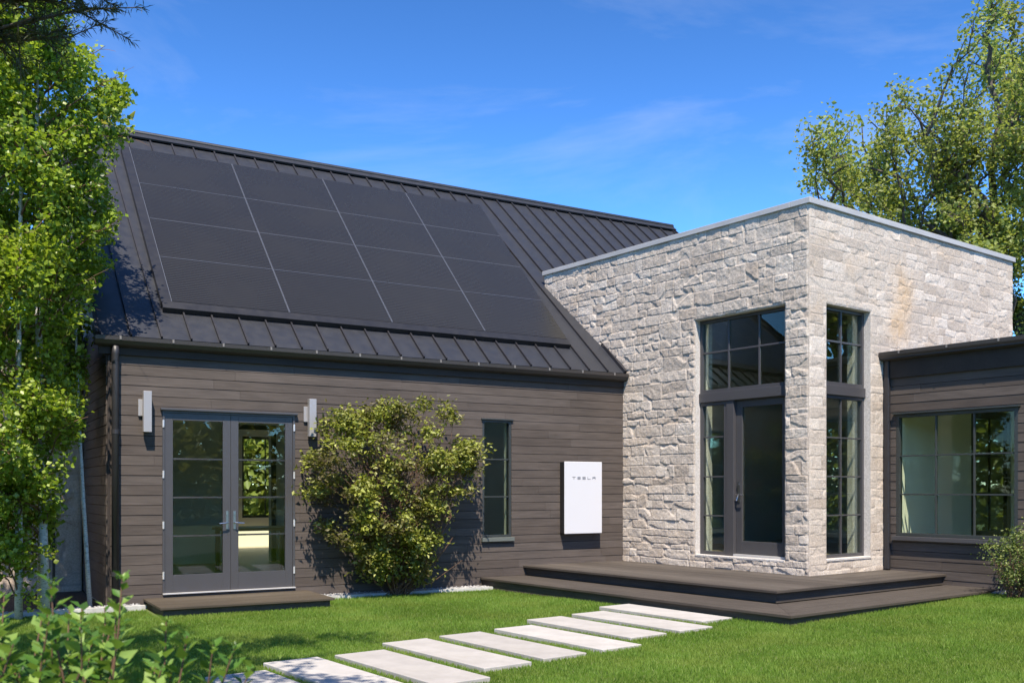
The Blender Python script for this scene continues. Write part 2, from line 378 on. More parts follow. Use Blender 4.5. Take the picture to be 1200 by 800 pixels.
def stone_face(name, F, t0, t1, z0, z1, holes, m, parent, seed, step=.017, depth=1.0, relief=1.0, stain=None):
    xs = axis(t0, t1, [h for q in holes for h in q[:2]], step); zs = axis(z0, z1, [h for q in holes for h in q[2:]], step)
    X, Z = np.meshgrid(xs, zs, indexing='ij'); H = np.zeros_like(X); E = np.zeros_like(X)
    xc = (xs[:-1]+xs[1:])/2; zc = (zs[:-1]+zs[1:])/2; tone = np.zeros((len(xc), len(zc))); r = np.random.default_rng(seed)
    wx = X+.003*(vnoise(X, Z, 9, seed+1)-.5)*2; wz = Z+.003*(vnoise(X, Z, 7, seed+2)-.5)*2
    fn = (vnoise(X, Z, 11, seed+3)-.5)*.022+(vnoise(X, Z, 24, seed+4)-.5)*.016+(vnoise(X, Z, 48, seed+5)-.5)*.010+(vnoise(X, Z, 95, seed+6)-.5)*.005
    for (a, b, c, d) in ashlar(t0, t1, z0, z1, seed):
        i0, i1 = np.searchsorted(xs, a-.03), np.searchsorted(xs, b+.03); j0, j1 = np.searchsorted(zs, c-.03), np.searchsorted(zs, d+.03)
        sl = (slice(i0, i1), slice(j0, j1)); x, z = wx[sl], wz[sl]
        if x.size == 0: continue
        e = np.minimum(np.minimum(x-a, b-x), np.minimum(z-c, d-z)); ins = e > 0
        cx, cz = (a+b)/2, (c+d)/2; base = r.uniform(.014, .022)
        h = base+r.normal(0, .012)*(x-cx)+r.normal(0, .03)*(z-cz)+fn[sl]*.42
        for k in range(r.integers(0, 4)):          # spalls: steep cuts that start at an edge of the block
            ang = r.choice([math.pi/2, math.pi/2, math.pi/2, -math.pi/2, 0, math.pi])+r.normal(0, .55); ca, sa = math.cos(ang), math.sin(ang)
            px, pz = cx-ca*(b-a)*.5+r.uniform(-.4, .4)*(b-a)*abs(sa), cz-sa*(d-c)*.5+r.uniform(-.2, .2)*(d-c)*abs(ca)
            dist = (x-px)*ca+(z-pz)*sa-r.uniform(-.015, .018); lat = np.abs(-(x-px)*sa+(z-pz)*ca)
            h = np.minimum(h, .004+np.maximum(dist, -.01)*r.uniform(.30, .8)+np.maximum(lat-r.uniform(.04, .22), 0)*.5+fn[sl]*.6)
        h = np.clip(h, .003, .05)
        ed = np.clip((e-.0015)/.0065, 0, 1)
        h = .007+(h*relief-.007)*ed; sub = H[sl]; sub[ins] = h[ins]; H[sl] = sub; es = E[sl]; es[ins] = np.clip((e[ins]-.001)/.006, 0, 1); E[sl] = es
        ii0, ii1 = np.searchsorted(xc, a), np.searchsorted(xc, b); jj0, jj1 = np.searchsorted(zc, c), np.searchsorted(zc, d)
        tone[ii0:ii1, jj0:jj1] = np.clip(r.normal(.5, .28), 0, 1)
    H *= depth; H = np.maximum(H, 0)
    fade = np.ones_like(H)
    for q in holes:
        dx = np.maximum(np.maximum(q[0]-X, X-q[1]), 0); dz = np.maximum(np.maximum(q[2]-Z, Z-q[3]), 0)
        fade = np.minimum(fade, np.clip(np.hypot(dx, dz)/.03, 0, 1))
    fade = np.minimum(fade, np.clip((X-t0)/.03, 0, 1)); H = H*fade
    P = F.o[None,None]+F.u*X[...,None]+F.n*(H[...,None]+.002)+V(0,0,1)*Z[...,None]
    nx, nz = X.shape; idx = np.arange(nx*nz).reshape(nx, nz)
    keep = np.ones((nx-1, nz-1), bool)
    for q in holes: keep &= ~((xc[:,None] > q[0]) & (xc[:,None] < q[1]) & (zc[None] > q[2]) & (zc[None] < q[3]))
    q = np.stack([idx[:-1,:-1], idx[1:,:-1], idx[1:,1:], idx[:-1,1:]], -1)[keep]
    if np.cross(F.u, V(0,0,1))@F.n < 0: q = q[:, ::-1]
    me = raw_mesh(name, P.reshape(-1,3), q, off=wpos(parent))
    aj = me.attributes.new('joint', 'FLOAT', 'POINT'); aj.data.foreach_set('value', (1-E).astype(np.float32).ravel())
    if stain is not None:
        st = me.attributes.new('stain', 'FLOAT', 'POINT'); st.data.foreach_set('value', stain(X, Z).astype(np.float32).ravel())
    at = me.attributes.new('tone', 'FLOAT', 'FACE'); at.data.foreach_set('value', tone[keep].astype(np.float32))
    return link_mesh(name, me, m, parent)

# ------------------------------------------------------------------ leaves
def leaves_mesh(name, c, size, nrm=None, along=None, off=(0,0,0), aspect=.75, fold=.18, up=.5):
    c = np.asarray(c, float); N = len(c); sz = np.broadcast_to(np.asarray(size, float), (N,)) if np.ndim(size) == 0 else np.asarray(size)
    if along is None:
        along = RNG.normal(size=(N,3)); along[:,2] *= .6
    along = along/np.linalg.norm(along, axis=1, keepdims=True)
    nr = RNG.normal(size=(N,3)) + V(0,-.25,up) if nrm is None else nrm+RNG.normal(size=(N,3))*.35
    side = np.cross(along, nr); side /= np.linalg.norm(side, axis=1, keepdims=True)+1e-9; nn = np.cross(side, along)
    s = sz[:,None]; w = s*aspect*.5
    base = c; mid = c+along*s*.45; tip = c+along*s-nn*s*.12
    P = np.stack([base, mid+side*w+nn*s*fold, tip, mid-side*w+nn*s*fold], 1).reshape(-1,3)
    k = np.arange(N)*4
    f = np.stack([k, k+1, k+2, k, k+2, k+3], 1).reshape(-1,3)
    return raw_mesh(name, P, f, off=off)
def bezier(p0, p1, sag, n=7, jit=0):
    p0, p1 = np.array(p0, float), np.array(p1, float); out = []
    for i in range(n):
        t = i/(n-1); p = p0*(1-t)+p1*t+np.array(sag)*4*t*(1-t)
        if 0 < i < n-1 and jit: p = p+RNG.normal(size=3)*jit
        out.append(p)
    return out
# ------------------------------------------------------------------ ground
def ztop(x, y): return .055+.019*np.maximum(0, x)*np.clip((np.asarray(y)-3)/4, 0, 1)*np.clip((14-np.asarray(x))/6, 0, 1)
def ground():
    xs = np.concatenate([[-900,-300,-100,-40], np.linspace(-20, 20, 81), [40,100,300,900]]); ys = np.concatenate([[-900,-300,-100,-40], np.linspace(-20, 40, 121), [80,200,500,900]])
    X, Y = np.meshgrid(xs, ys, indexing='ij'); Z = ztop(X, Y)-.035
    Z = np.where(np.hypot(X, Y) > 50, -.02, Z)
    idx = np.arange(X.size).reshape(X.shape); q = np.stack([idx[:-1,:-1], idx[1:,:-1], idx[1:,1:], idx[:-1,1:]], -1).reshape(-1,4)
    o = link_mesh('lawn', raw_mesh('lawn', np.stack([X,Y,Z],-1).reshape(-1,3), q), M_soil, None, 0, True); tag(o, kind='structure')
ground()

PAVERS = [(-.76,-3.36),(-.44,-4.08),(-.46,-4.78),(-.10,-5.50),(-.09,-6.22),(-.05,-6.93),(.30,-7.64),(.30,-8.33),(.64,-8.98)]
PLAB = ['pale rectangular stone slab in the lawn, the one nearest the deck steps', 'pale stone slab in the lawn, second from the deck steps', 'pale stone slab in the lawn, third from the deck steps',
 'pale stone slab in the lawn, fourth from the deck steps', 'pale stone slab in the lawn, fifth counting from the deck steps', 'pale sunlit stone slab, next in line before the leaf-shaded slabs, sixth from the deck',
 'pale stone slab with a touch of leaf shadow, seventh from the deck steps', 'pale stone slab dappled with leaf shadow, eighth from the deck steps', 'pale shaded stone slab behind the reddish shrub twigs, farthest from the deck']
PV = []
for i, ((a, p), lab) in enumerate(zip(PAVERS, PLAB)):
    c = Cn+D1*(a+.87)+D2*(p+.26); zt = float(ztop(c[0], c[1]))+.010
    mb = MB(); F = Fr((c[0], c[1], zt), D1, D2)
    r = random.Random(i); ol = []
    mb.box(F, (-.87+r.uniform(-.015,.015), .87+r.uniform(-.015,.015)), (-.262, .262), (-.06, 0))
    o = mb.build_top('paving_slab', M_paver, (c[0], c[1], zt), bevel=.006); o.rotation_euler.z = r.uniform(-.006, .006)
    tag(o, lab, 'paving slab', 'stepping slabs across the lawn'); PV.append((c, zt))

# mulch bed, gravel strip, edging
def strip(name, F, t, d, z, m, kind='structure'):
    mb = MB(); mb.box(F, t, d, z); o = mb.build(name, m); return tag(o, kind=kind)
strip('planting_bed', FA, (-8, -.72), (-2.4, .25), (.0, .062), M_bed)
strip('kerb', FA, (-8, 1.0*-.27), (.26, .34), (-.05, .095), M_concrete)
strip('kerb', FA, (2.0, 5.62), (.27, .31), (-.05, .075), M_concrete)
mb = MB(); mb.box(FW, (1.3, 9), (.0, .28), (.05, .155)); tag(mb.build('planting_bed', M_bed), kind='structure')
def gravel(name, F, t, d, zf, n):
    c = []; fc = []; 
    ico = bmesh.new(); bmesh.ops.create_icosphere(ico, subdivisions=1, radius=1); iv = np.array([v.co[:] for v in ico.verts]); it = np.array([[v.index for v in f.verts] for f in ico.faces]); ico.free()
    P = []; T = []
    for i in range(n):
        p = F.p(RNG.uniform(*t), RNG.uniform(*d), 0); s = RNG.uniform(.010, .024)
        P.append(iv*(s*RNG.uniform(.7, 1.3, 3))+V(p[0], p[1], zf(p)+s*.4)+RNG.normal(size=iv.shape)*s*.12); T.append(it+i*len(iv))
    o = link_mesh(name, raw_mesh(name, np.concatenate(P), np.concatenate(T)), M_gravel); tag(o, 'loose grey gravel strip along the foot of the dark siding', None, None, 'stuff'); return o
gravel('gravel', FA, (2.0, 5.6), (.03, .26), lambda p: .05, 2300)
g2 = gravel('gravel', FA, (-3.2, -.3), (.02, .25), lambda p: .066, 900); g2['label'] = 'dark bed gravel beside the kerb under the aspens'
g3 = gravel('gravel', FW, (1.25, 3.2), (.02, .27), lambda p: .158, 900); g3['label'] = 'grey gravel at the foot of the right wing'

# ------------------------------------------------------------------ left wing with the metal roof
EAVE_Z, EAVE_D = 3.60, .13
TH = math.atan(.833); cT, sT = math.cos(TH), math.sin(TH)
UP = V(-NA[0]*cT, -NA[1]*cT, sT); RN = V(NA[0]*sT, NA[1]*sT, cT)
FR = Fr(OA+NA*EAVE_D+V(0,0,EAVE_Z), UA, UP, RN)      # roof plane: t along eave, d up the slope, z off the plane
DEPTH = 2*6.98*cT-2*EAVE_D
wing = thing('timber_wing', tuple(OA+V(0,0,.02)), 'long dark brown timber clad wing with steep charcoal metal roof carrying solar panels', 'house wing')
DOOR = (0.0, 1.82, .19, 2.66); WIN = (4.885, 5.42, .80, 2.71)
HA = [DOOR, WIN]
siding(FA, -.66, 7.685, .07, 3.42, HA, seed=3).build('wall', M_sidA, wing)
mb = MB(); mb.box(FG, (.021, 2.5), (-.01, .0), (0.05, 3.5)); mb2 = siding(FG, .0, 2.4, .07, 3.47, [], seed=5); mb2.build('wall', M_sidG, wing)
core = MB(); wall_solid(core, FA, (-.66, 7.68), (.0, 3.5), (-.22, -.002), HA)
core.box(FA, (-.66, -.46), (-DEPTH, -.225), (0, 3.5)); 
wall_solid(core, FA, (-.66, 7.2), (.0, 3.5), (-DEPTH, -DEPTH+.2), [(.2, 1.7, .3, 2.9), (2.0, 3.1, .3, 2.8), (3.8, 5.0, .9, 2.9), (5.2, 6.6, .9, 2.9)])
core.box(FA, (7.0, 7.2), (-DEPTH+.21, -.225), (0, 3.5))
core.build('inner_wall', M_inwall, wing)
fl = MB(); fl.box(FA, (-.45, 6.99), (-DEPTH+.21, -.225), (.08, .19)); fl.build('interior_floor', M_infloor, wing)
pt = MB(); wall_solid(pt, FA, (-.45, 6.99), (.2, 2.86), (-5.3, -5.15), [(2.15, 3.0, .2, 2.75)]); pt.box(FA, (3.9, 4.02), (-5.14, -.23), (.2, 3.04)); pt.build('interior_partition', M_inwall, wing)
pf = MB(); pf.box(FA, (2.06, 2.15), (-5.14, -5.10), (.2, 2.84)); pf.box(FA, (3.0, 3.09), (-5.14, -5.10), (.2, 2.84)); pf.box(FA, (2.15, 3.0), (-5.14, -5.10), (2.75, 2.84)); pf.build('inner_door_frame', M_frame_dk, wing)
# gable triangles
for t0 in (-.66, 12.9):
    gb = MB()
    P = [FA.p(t, d, z) for t in (t0, t0+.12) for d, z in ((-.01, 3.48), (-DEPTH+.01, 3.48), (-DEPTH/2, 3.45+DEPTH/2*.833))]
    gb.poly(P, [(0,1,2), (3,5,4), (0,3,4,1), (1,4,5,2), (2,5,3,0)]); gb.build('gable', M_sidG, wing)

fs = MB(); fs.box(FA, (-.80, 7.66), (.022, .055), (3.36, 3.60)); fs.build('fascia', M_fascia, wing, .004)
# roof skin: plan polygon on the slope, notched round the stone tower
SL = 6.98; RT = 13.1
rf = MB()
pol = [(-.84, 0), (7.637, 0), (7.637, 3.36), (RT, 3.36), (RT, SL), (-.84, SL)]
P = [FR.p(t, d, 0) for t, d in pol]+[FR.p(t, d, -.09) for t, d in pol]
rf.poly(P, [(0,1,2,3,4,5), (11,10,9,8,7,6)]+[(i, (i+1) % 6, (i+1) % 6+6, i+6) for i in range(6)])
FRB = Fr(OA-NA*(DEPTH+EAVE_D)+V(0,0,EAVE_Z), UA, V(NA[0]*cT, NA[1]*cT, sT), V(-NA[0]*sT, -NA[1]*sT, cT))
cl = MB(); cl.box(FR, (-.4, 6.95), (.32, SL-.3), (-.13, -.10)); cl.build('interior_ceiling', M_inwall, wing)  # white lining added under the roof to bounce daylight through the room
wall_solid(rf, Fr(FRB.o, FRB.u, RN*0+FRB.w, FRB.n), (-.84, RT), (0, SL), (-.09, 0), [(-.3, 3.2, 4.6, 6.6), (3.6, 6.8, 4.6, 6.6)])  # gaps in the unseen back slope, added to let daylight into the room
roof = rf.build('roof', M_roof, wing)
rb = MB()
k = -9
while 2.656+.3835*k < RT:
    t = 2.656+.3835*k; k += 1
    if t < -.83: continue
    rb.box(FR, (t-.011, t+.011), (3.4 if t > 7.6 else .0, SL-.02), (-.01, .036))
rb.box(FR, (-.85, -.815), (-.005, SL), (-.1, .045)); rb.box(FR, (RT-.03, RT+.01), (3.4, SL), (-.1, .045))
rb.box(FR, (7.60, 7.655), (.0, 3.4), (-.01, .055))
rb.build('standing_seams', M_rib, roof)
rc = MB(); rc.box(FR, (-.87, RT+.02), (SL-.17, SL+.01), (.030, .062)); rc.box(FRB, (-.87, RT+.02), (SL-.17, SL+.006), (.030, .062)); 
rc.tube([FR.p(-.87, SL+.02, .05), FR.p(RT+.02, SL+.02, .05)], .05, 10); rc.build('ridge_cap', M_roof, roof)
# gutter
def gutter_outline(d0, z1): return [(d0, z1), (d0, z1-.11), (d0+.03, z1-.125), (d0+.085, z1-.10), (d0+.12, z1-.05), (d0+.125, z1), (d0+.112, z1), (d0+.108, z1-.045), (d0+.078, z1-.09), (d0+.03, z1-.113), (d0+.012, z1-.10), (d0+.012, z1)]
gt = MB(); gt.prism(FA, gutter_outline(.057, 3.585), (-.86, 7.675))
for t in (-.86, 7.667): gt.prism(FA, gutter_outline(.057, 3.585)[:6], (t, t+.008))
gut = gt.build('gutter', M_gut, wing)
def hangers(F, d, z, t0, step, n, par):
    hg = MB(); hg.box(F, (t0-.012, t0+.012), (d, d+.13), (z, z+.006)); hg.box(F, (t0-.012, t0+.012), (d+.125, d+.131), (z-.039, z)); h = hg.build('gutter_hanger', M_hang, par)
    for i in range(1, n):
        c = h.copy(); COL.objects.link(c); c.parent = par; c.location = tuple(F.u*step*i)
hangers(FA, .056, 3.584, -.55, .66, 13, gut)
dp = MB(); dp.tube([FA.p(-.60, .10, 3.47), FA.p(-.60, .085, 3.36), FA.p(-.60, .08, 3.2), FA.p(-.60, .08, .10)], .047, 14)
dsp = dp.build('downspout', M_down, wing, 0, True)
for z in (.5, 2.35): dk = MB(); dk.tube([FA.p(-.60, .08, z-.03), FA.p(-.60, .08, z+.03)], .052, 14); dk.build('downspout_bracket', M_down, dsp)
cb = MB(); cb.box(FA, (-.685, -.655), (-.005, .03), (.07, 3.45)); cb.build('corner_board', M_fascia, wing)

# french doors
def casement(F, t0, t1, z0, z1, dout, depth, fw, cols, rows, mw=.022, xs=None, ys=None, bottom=None, top=None):
    """frame ring + glazing bars, returns MB and pane rect"""
    mb = MB(); b = bottom or fw; tp = top or fw
    mb.box(F, (t0, t0+fw), (dout-depth, dout), (z0, z1)); mb.box(F, (t1-fw, t1), (dout-depth, dout), (z0, z1))
    mb.box(F, (t0+fw, t1-fw), (dout-depth, dout-.001), (z0, z0+b)); mb.box(F, (t0+fw, t1-fw), (dout-depth, dout-.001), (z1-tp, z1))
    xs = xs or [t0+fw+(t1-t0-2*fw)*i/cols for i in range(1, cols)]; ys = ys or [z0+b+(z1-z0-b-tp)*i/rows for i in range(1, rows)]
    for x in xs: mb.box(F, (x-mw/2, x+mw/2), (dout-depth*.62, dout-.018), (z0+b, z1-tp))
    for y in ys: mb.box(F, (t0+fw, t1-fw), (dout-depth*.60, dout-.020), (y-mw/2, y+mw/2))
    return mb
def pane(F, t, z, d, parent, name='pane'):
    gm = M_glass_left if F is FA else M_glass
    mb = MB(); mb.box(F, t, (d-.004, d+.004), z); return mb.build(name, gm, parent)
df = MB(); t0, t1, z0, z1 = DOOR
df.box(FA, (t0, t0+.03), (-.16, .028), (z0, z1)); df.box(FA, (t1-.03, t1), (-.16, .028), (z0, z1)); df.box(FA, (t0+.03, t1-.03), (-.16, .027), (z1-.03, z1))
dfr = df.build('door_frame', M_frame, wing, .002)
mb = MB(); mb.box(FA, (t0-.03, t1+.03), (.0, .075), (z1, z1+.028)); mb.build('drip_cap', M_frame, dfr, .003)
mb = MB(); mb.box(FA, (t0+.0, t1-.0), (-.16, .07), (.1885, .206)); mb.build('threshold', M_coping, dfr, .003)
hing = None; hand = None
for a, b, hx, kx in ((.032, .908, .012, .86), (.912, 1.788, 1.808, .96)):
    leaf = casement(FA, a, b, .21, 2.628, .012, .05, .105, 1, 4, .024, bottom=.235, top=.095).build('door', M_frame, wing, .002)
    pane(FA, (a+.10, b-.10), (.44, 2.54), -.012, leaf)
    for z in (.445, 1.12, 1.80, 2.48):
        if hing is None:
            mb = MB(); mb.tube([FA.p(hx, .035, z-.05), FA.p(hx, .035, z+.05)], .009, 8); mb.box(FA, (hx-.012, hx+.012), (.0, .031), (z-.048, z+.048)); hing = mb.build('hinge', M_hinge, leaf); h0 = (hx, z)
        else:
            h = hing.copy(); COL.objects.link(h); h.parent = leaf; h.location = tuple(UA*(hx-h0[0])+V(0,0,z-h0[1]))
    mb = MB(); mb.box(FA, (kx-.017, kx+.017), (.012, .022), (1.05, 1.30)); s = 1 if kx < .9 else -1
    mb.tube([FA.p(kx, .02, 1.14), FA.p(kx, .075, 1.14), FA.p(kx-s*.03, .082, 1.138), FA.p(kx-s*.12, .080, 1.13)], .009, 8); mb.tube([FA.p(kx, .02, 1.25), FA.p(kx, .035, 1.25)], .013, 10)
    mb.build('handle', M_chrome, leaf, 0)
# narrow window
w = casement(FA, WIN[0], WIN[1], WIN[2]+.03, WIN[3], .012, .09, .038, 1, 3, .02, ys=[2.08, 1.48]).build('window', M_frame_dk, wing, .002)
pane(FA, (WIN[0]+.03, WIN[1]-.03), (WIN[2]+.06, WIN[3]-.03), -.03, w)
mb = MB(); mb.box(FA, (WIN[0]-.025, WIN[1]+.03), (-.05, .075), (WIN[2]-.035, WIN[2]+.028)); mb.build('sill', M_sill, w, .004)
mb = MB(); mb.box(FA, (WIN[0]-.025, WIN[1]+.025), (0, .05), (WIN[3], WIN[3]+.02)); mb.build('drip_cap', M_frame_dk, w, .002)
# back windows, some of them added and enlarged to brighten the room
for a, b, c, d in ((.2, 1.7, .3, 2.9), (2.0, 3.1, .3, 2.8), (3.8, 5.0, .9, 2.9), (5.2, 6.6, .9, 2.9)):
    q = casement(FA, a, b, c, d, -DEPTH+.12, .07, .06, 2, 3, .025).build('window', M_frame_dk, wing)
# table in the room
tb = thing('dining_table', tuple(FA.p(1.9, -3.2, .19)), 'dark wooden table seen inside through the French doors', 'table')
mb = MB(); mb.box(FA, (1.5, 2.8), (-3.6, -2.7), (.90, .95)); mb.build('tabletop', M_intable, tb, .005)
for a in (1.58, 2.72):
    for b in (-3.52, -2.78):
        mb = MB(); mb.box(FA, (a-.035, a+.035), (b-.035, b+.035), (.19, .90)); mb.build('leg', M_intable, tb)

# solar array on the roof
sa = thing('solar_array', tuple(FR.p(3.6, .7, 0)), 'black solar array of sixteen flush panels on the charcoal metal roof', 'solar panels')
AC = {(0,0): (.21,.84), (1,0): (6.82,.82), (0,1): (.29,6.14), (1,1): (7.33,6.20)}
def apt(u, v, z=.10):
    p = [AC[0,0][i]*(1-u)*(1-v)+AC[1,0][i]*u*(1-v)+AC[0,1][i]*(1-u)*v+AC[1,1][i]*u*v for i in (0,1)]; return FR.p(p[0], p[1], z)
UC = [0, .2545, .503, .753, 1]; VCs = [0, .247, .484, .727, 1]
for i in range(4):
    for j in range(4):
        gx, gy = .0022, .0016
        q = [(UC[i]+gx, VCs[j]+gy), (UC[i+1]-gx, VCs[j]+gy), (UC[i+1]-gx, VCs[j+1]-gy), (UC[i]+gx, VCs[j+1]-gy)]
        mb = MB(); mb.poly([apt(u, v, .060) for u, v in q]+[apt(u, v, .100) for u, v in q], [(3,2,1,0), (4,5,6,7), (0,1,5,4), (1,2,6,5), (2,3,7,6), (3,0,4,7)])
        o = mb.build('solar_panel', M_solar, sa); me = o.data; uv = me.uv_layers.new(name='UVMap'); base = wpos(o)
        for lp in me.loops:
            p = V(*me.vertices[lp.vertex_index].co)+base-FR.o; uv.data[lp.index].uv = (p@UA, p@UP)
rl = MB()
def bar(mb, u0, v0, u1, v1, w, z0, z1):
    a, b = apt(u0, v0, 0), apt(u1, v1, 0); d = unit(b-a); s = np.cross(RN, d)*w/2
    P = [q+o+RN*z for z in (z0, z1) for q, o in ((a,-s),(b,-s),(b,s),(a,s))]
    mb.poly(P, [(3,2,1,0),(4,5,6,7),(0,1,5,4),(1,2,6,5),(2,3,7,6),(3,0,4,7)])
for u in UC[1:4]:
    bar(rl, u-.0009, .002, u-.0009, .998, .007, .07, .1025); bar(rl, u+.0011, .002, u+.0011, .998, .007, .07, .1025)
bar(rl, .0006, 0, .0006, 1, .008, .07, .103)
rl.build('mounting_rail', M_rail, sa)
rl = MB()
for v in VCs[1:4]: bar(rl, .002, v, .998, v, .009, .07, .1015)
rl.build('mounting_rail', M_skirt if False else M_rail, sa)
sk = MB()
b00, b10, b01, b11 = apt(0,0), apt(1,0), apt(0,1), apt(1,1)
def skirt(a, b, out, wd):
    P = [a+RN*-.002, b+RN*-.002, b+out*wd-RN*.02, a+out*wd-RN*.02, a-RN*.06, b-RN*.06, b+out*wd-RN*.095, a+out*wd-RN*.095]
    sk.poly(P, [(0,1,2,3),(7,6,5,4),(0,4,5,1),(1,5,6,2),(2,6,7,3),(3,7,4,0)])
skirt(b00-UA*.13, b10, -UP, .15); skirt(b00-UA*.002, b01-UA*.002, -UA, .13)
sk.build('array_skirt', M_skirt, sa)

# wall lamps
lamp = thing('wall_lamp', tuple(FA.p(-.21, .02, 2.62)), 'brushed metal box wall lamp left of the French doors', 'wall lamp', 'box wall lamps beside the French doors')
mb = MB(); mb.box(FA, (-.262, -.158), (.065, .155), (2.355, 2.895)); mb.build('lamp_body', M_alu, lamp, .004)
mb = MB(); mb.box(FA, (-.31, -.19), (.018, .05), (2.57, 2.79)); mb.build('backplate', M_alu, lamp, .003)
mb = MB(); mb.tube([FA.p(-.21, .03, 2.67), FA.p(-.21, .08, 2.67)], .02, 10); mb.build('arm', M_alu, lamp)
l2 = lamp.copy(); COL.objects.link(l2); l2.location = tuple(FA.p(-.21+2.255, .02, 2.62)); l2['label'] = 'brushed metal box wall lamp between French doors and shrub'
for ch in list(lamp.children): c = ch.copy(); COL.objects.link(c); c.parent = l2

# wall battery with lettering
pw = thing('wall_battery', tuple(FA.p(6.73, .02, .86)), 'white flat home battery cabinet hung on the dark siding beside the stone tower', 'home battery')
mb = MB(); mb.box(FA, (6.355, 7.108), (.02, .150), (.862, 2.058)); mb.build('case', M_black, pw, .01)
mb = MB(); mb.box(FA, (6.352, 7.111), (.152, .172), (.859, 2.061)); mb.build('front_panel', M_white, pw, .008)
fp = pw.children[-1] if pw.children[-1].name.startswith('front') else [c for c in pw.children if c.name.startswith('front')][0]
tx = MB(); h = .042; zb = 1.768; x = 6.505; w_ = .062; pitch = .102; st = .008; D_ = (.171, .1755)
def bx(a, b, c, d): tx.box(FA, (a, b), D_, (c, d))
def letter():
    global tx
    tx.build('letter', M_text, fp); tx = MB()
bx(x, x+w_, zb+h-st, zb+h); bx(x+w_/2-st/2, x+w_/2+st/2, zb, zb+h-st*1.6); letter(); x += pitch                                   # T
for q in (0, .5, 1): bx(x, x+w_, zb+q*(h-st), zb+q*(h-st)+st)
letter(); x += pitch                                                                                                              # E
for q in (0, .5, 1): bx(x, x+w_, zb+q*(h-st), zb+q*(h-st)+st)
bx(x, x+st, zb+.5*(h-st)+st, zb+h-st); bx(x+w_-st, x+w_, zb+st, zb+.5*(h-st)); letter(); x += pitch                                 # S
bx(x, x+st, zb+st, zb+h); bx(x, x+w_, zb, zb+st); letter(); x += pitch                                                            # L
bx(x, x+w_, zb+h-st, zb+h); bx(x, x+st, zb, zb+.55*h); bx(x+w_-st, x+w_, zb, zb+.55*h); bx(x, x+w_, zb+.45*h, zb+.45*h+st)  # A
letter()

# door step
stp = thing('door_step', tuple(FA.p(.85, .6, .05)), 'low dark timber step in front of the French doors', 'step')
mb = MB()
for i in range(8): mb.box(FA, (-.245, 1.985), (.03+i*.148, .03+i*.148+.144), (.118, .150))
mb.build('tread', M_step, stp, .004)
mb = MB(); mb.box(FA, (-.20, 1.94), (.03, 1.155), (.0, .117)); mb.build('riser', M_deck1, stp)

# ------------------------------------------------------------------ stone tower
ZD = .36; TT = 5.70; LW, RW = 5.95, 5.99
tower = thing('stone_tower', tuple(Cn+V(0,0,.3)), 'tall flat-roofed entrance block of pale split-face limestone with corner windows', 'stone tower')
HL = [(.412, 2.147, .56, 4.30)]; HR = [(.412, 1.533, .58, 4.30)]
stone_face('wall', FL, 0, LW, .22, TT, HL, M_stone, tower, 11, .0100, .85)
stone_face('wall', FRt, 0, RW, .22, TT, HR, M_stone, tower, 23, .0105, .45, stain=lambda x, z: 1.0*np.exp(-((x-2.35+.1*np.sin(z*5))/.28)**2)*np.clip((5.3-z)/.6, 0, 1)*np.clip((z-3.7)/.4, 0, 1)*1.1)
tc_ = MB()
wall_solid(tc_, FL, (.0, LW), (.22, TT-.02), (-.40, 0), HL)
wall_solid(tc_, FRt, (.405, RW), (.22, TT-.02), (-.40, 0), HR)
F2 = Fr(Cn, -D1, D2)
tc_.box(F2, (.405, LW), (RW-.3, RW), (.22, TT-.02)); tc_.box(F2, (LW-.25, LW), (.405, RW-.3), (.22, TT-.02))
tcore = tc_.build('wall_core', M_reveal, tower)
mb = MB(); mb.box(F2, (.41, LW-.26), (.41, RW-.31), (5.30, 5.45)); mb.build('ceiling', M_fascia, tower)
mb = MB(); mb.box(F2, (.41, LW-.26), (.41, RW-.31), (.40, .55)); mb.build('interior_floor', M_infloor, tower)
# plastered inner faces, with a doorway into the house
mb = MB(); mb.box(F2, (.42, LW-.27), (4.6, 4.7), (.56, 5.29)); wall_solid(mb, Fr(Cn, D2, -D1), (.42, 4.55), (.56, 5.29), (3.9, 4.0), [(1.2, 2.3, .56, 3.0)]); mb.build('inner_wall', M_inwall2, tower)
cp = MB(); o_ = .045; zc0, zc1 = TT-.02, TT+.065
cp.box(F2, (-o_, .30), (-o_, RW+o_), (zc0, zc1)); cp.box(F2, (.30, LW+o_), (-o_, .30), (zc0+.0015, zc1-.0015)); cp.box(F2, (.301, LW+o_), (RW-.2, RW+o_), (zc0, zc1)); cp.box(F2, (LW-.2, LW+o_), (.301, RW-.201), (zc0, zc1))
cp.build('coping', M_coping, tower, .006)
mb = MB(); mb.box(F2, (.31, LW-.21), (.31, RW-.21), (5.46, 5.6)); mb.build('flat_roof', M_roof, tower)
# glazing, left face (door + sidelight + transom)
RD = -.11
fm = casement(FL, .412, 2.147, 3.135, 4.30, RD, .08, .05, 3, 2, .028, xs=[.985, 1.575], ys=[3.775]).build('window', M_frame, tower, .002)
pane(FL, (.45, 2.11), (3.17, 4.26), RD-.04, fm)
mb = MB(); mb.box(FL, (.413, 2.146), (RD-.1, RD+.03), (2.985, 3.133)); mb.build('transom', M_frame, tower, .004)
sl = casement(FL, 1.60, 2.147, .562, 2.984, RD, .08, .055, 1, 4, .022, ys=[2.43, 1.80, 1.18]).build('window', M_frame, tower, .002)
pane(FL, (1.65, 2.10), (.61, 2.93), RD-.04, sl)
mb = MB(); mb.box(FL, (1.455, 1.598), (RD-.1, RD+.012), (.562, 2.984)); mb.build('door_post', M_frame, tower, .004)
ed = casement(FL, .47, 1.452, .60, 2.97, RD-.05, .055, .115, 1, 1, bottom=.20, top=.10).build('door', M_frame, tower, .003)
pane(FL, (.57, 1.35), (.78, 2.88), RD-.078, ed)
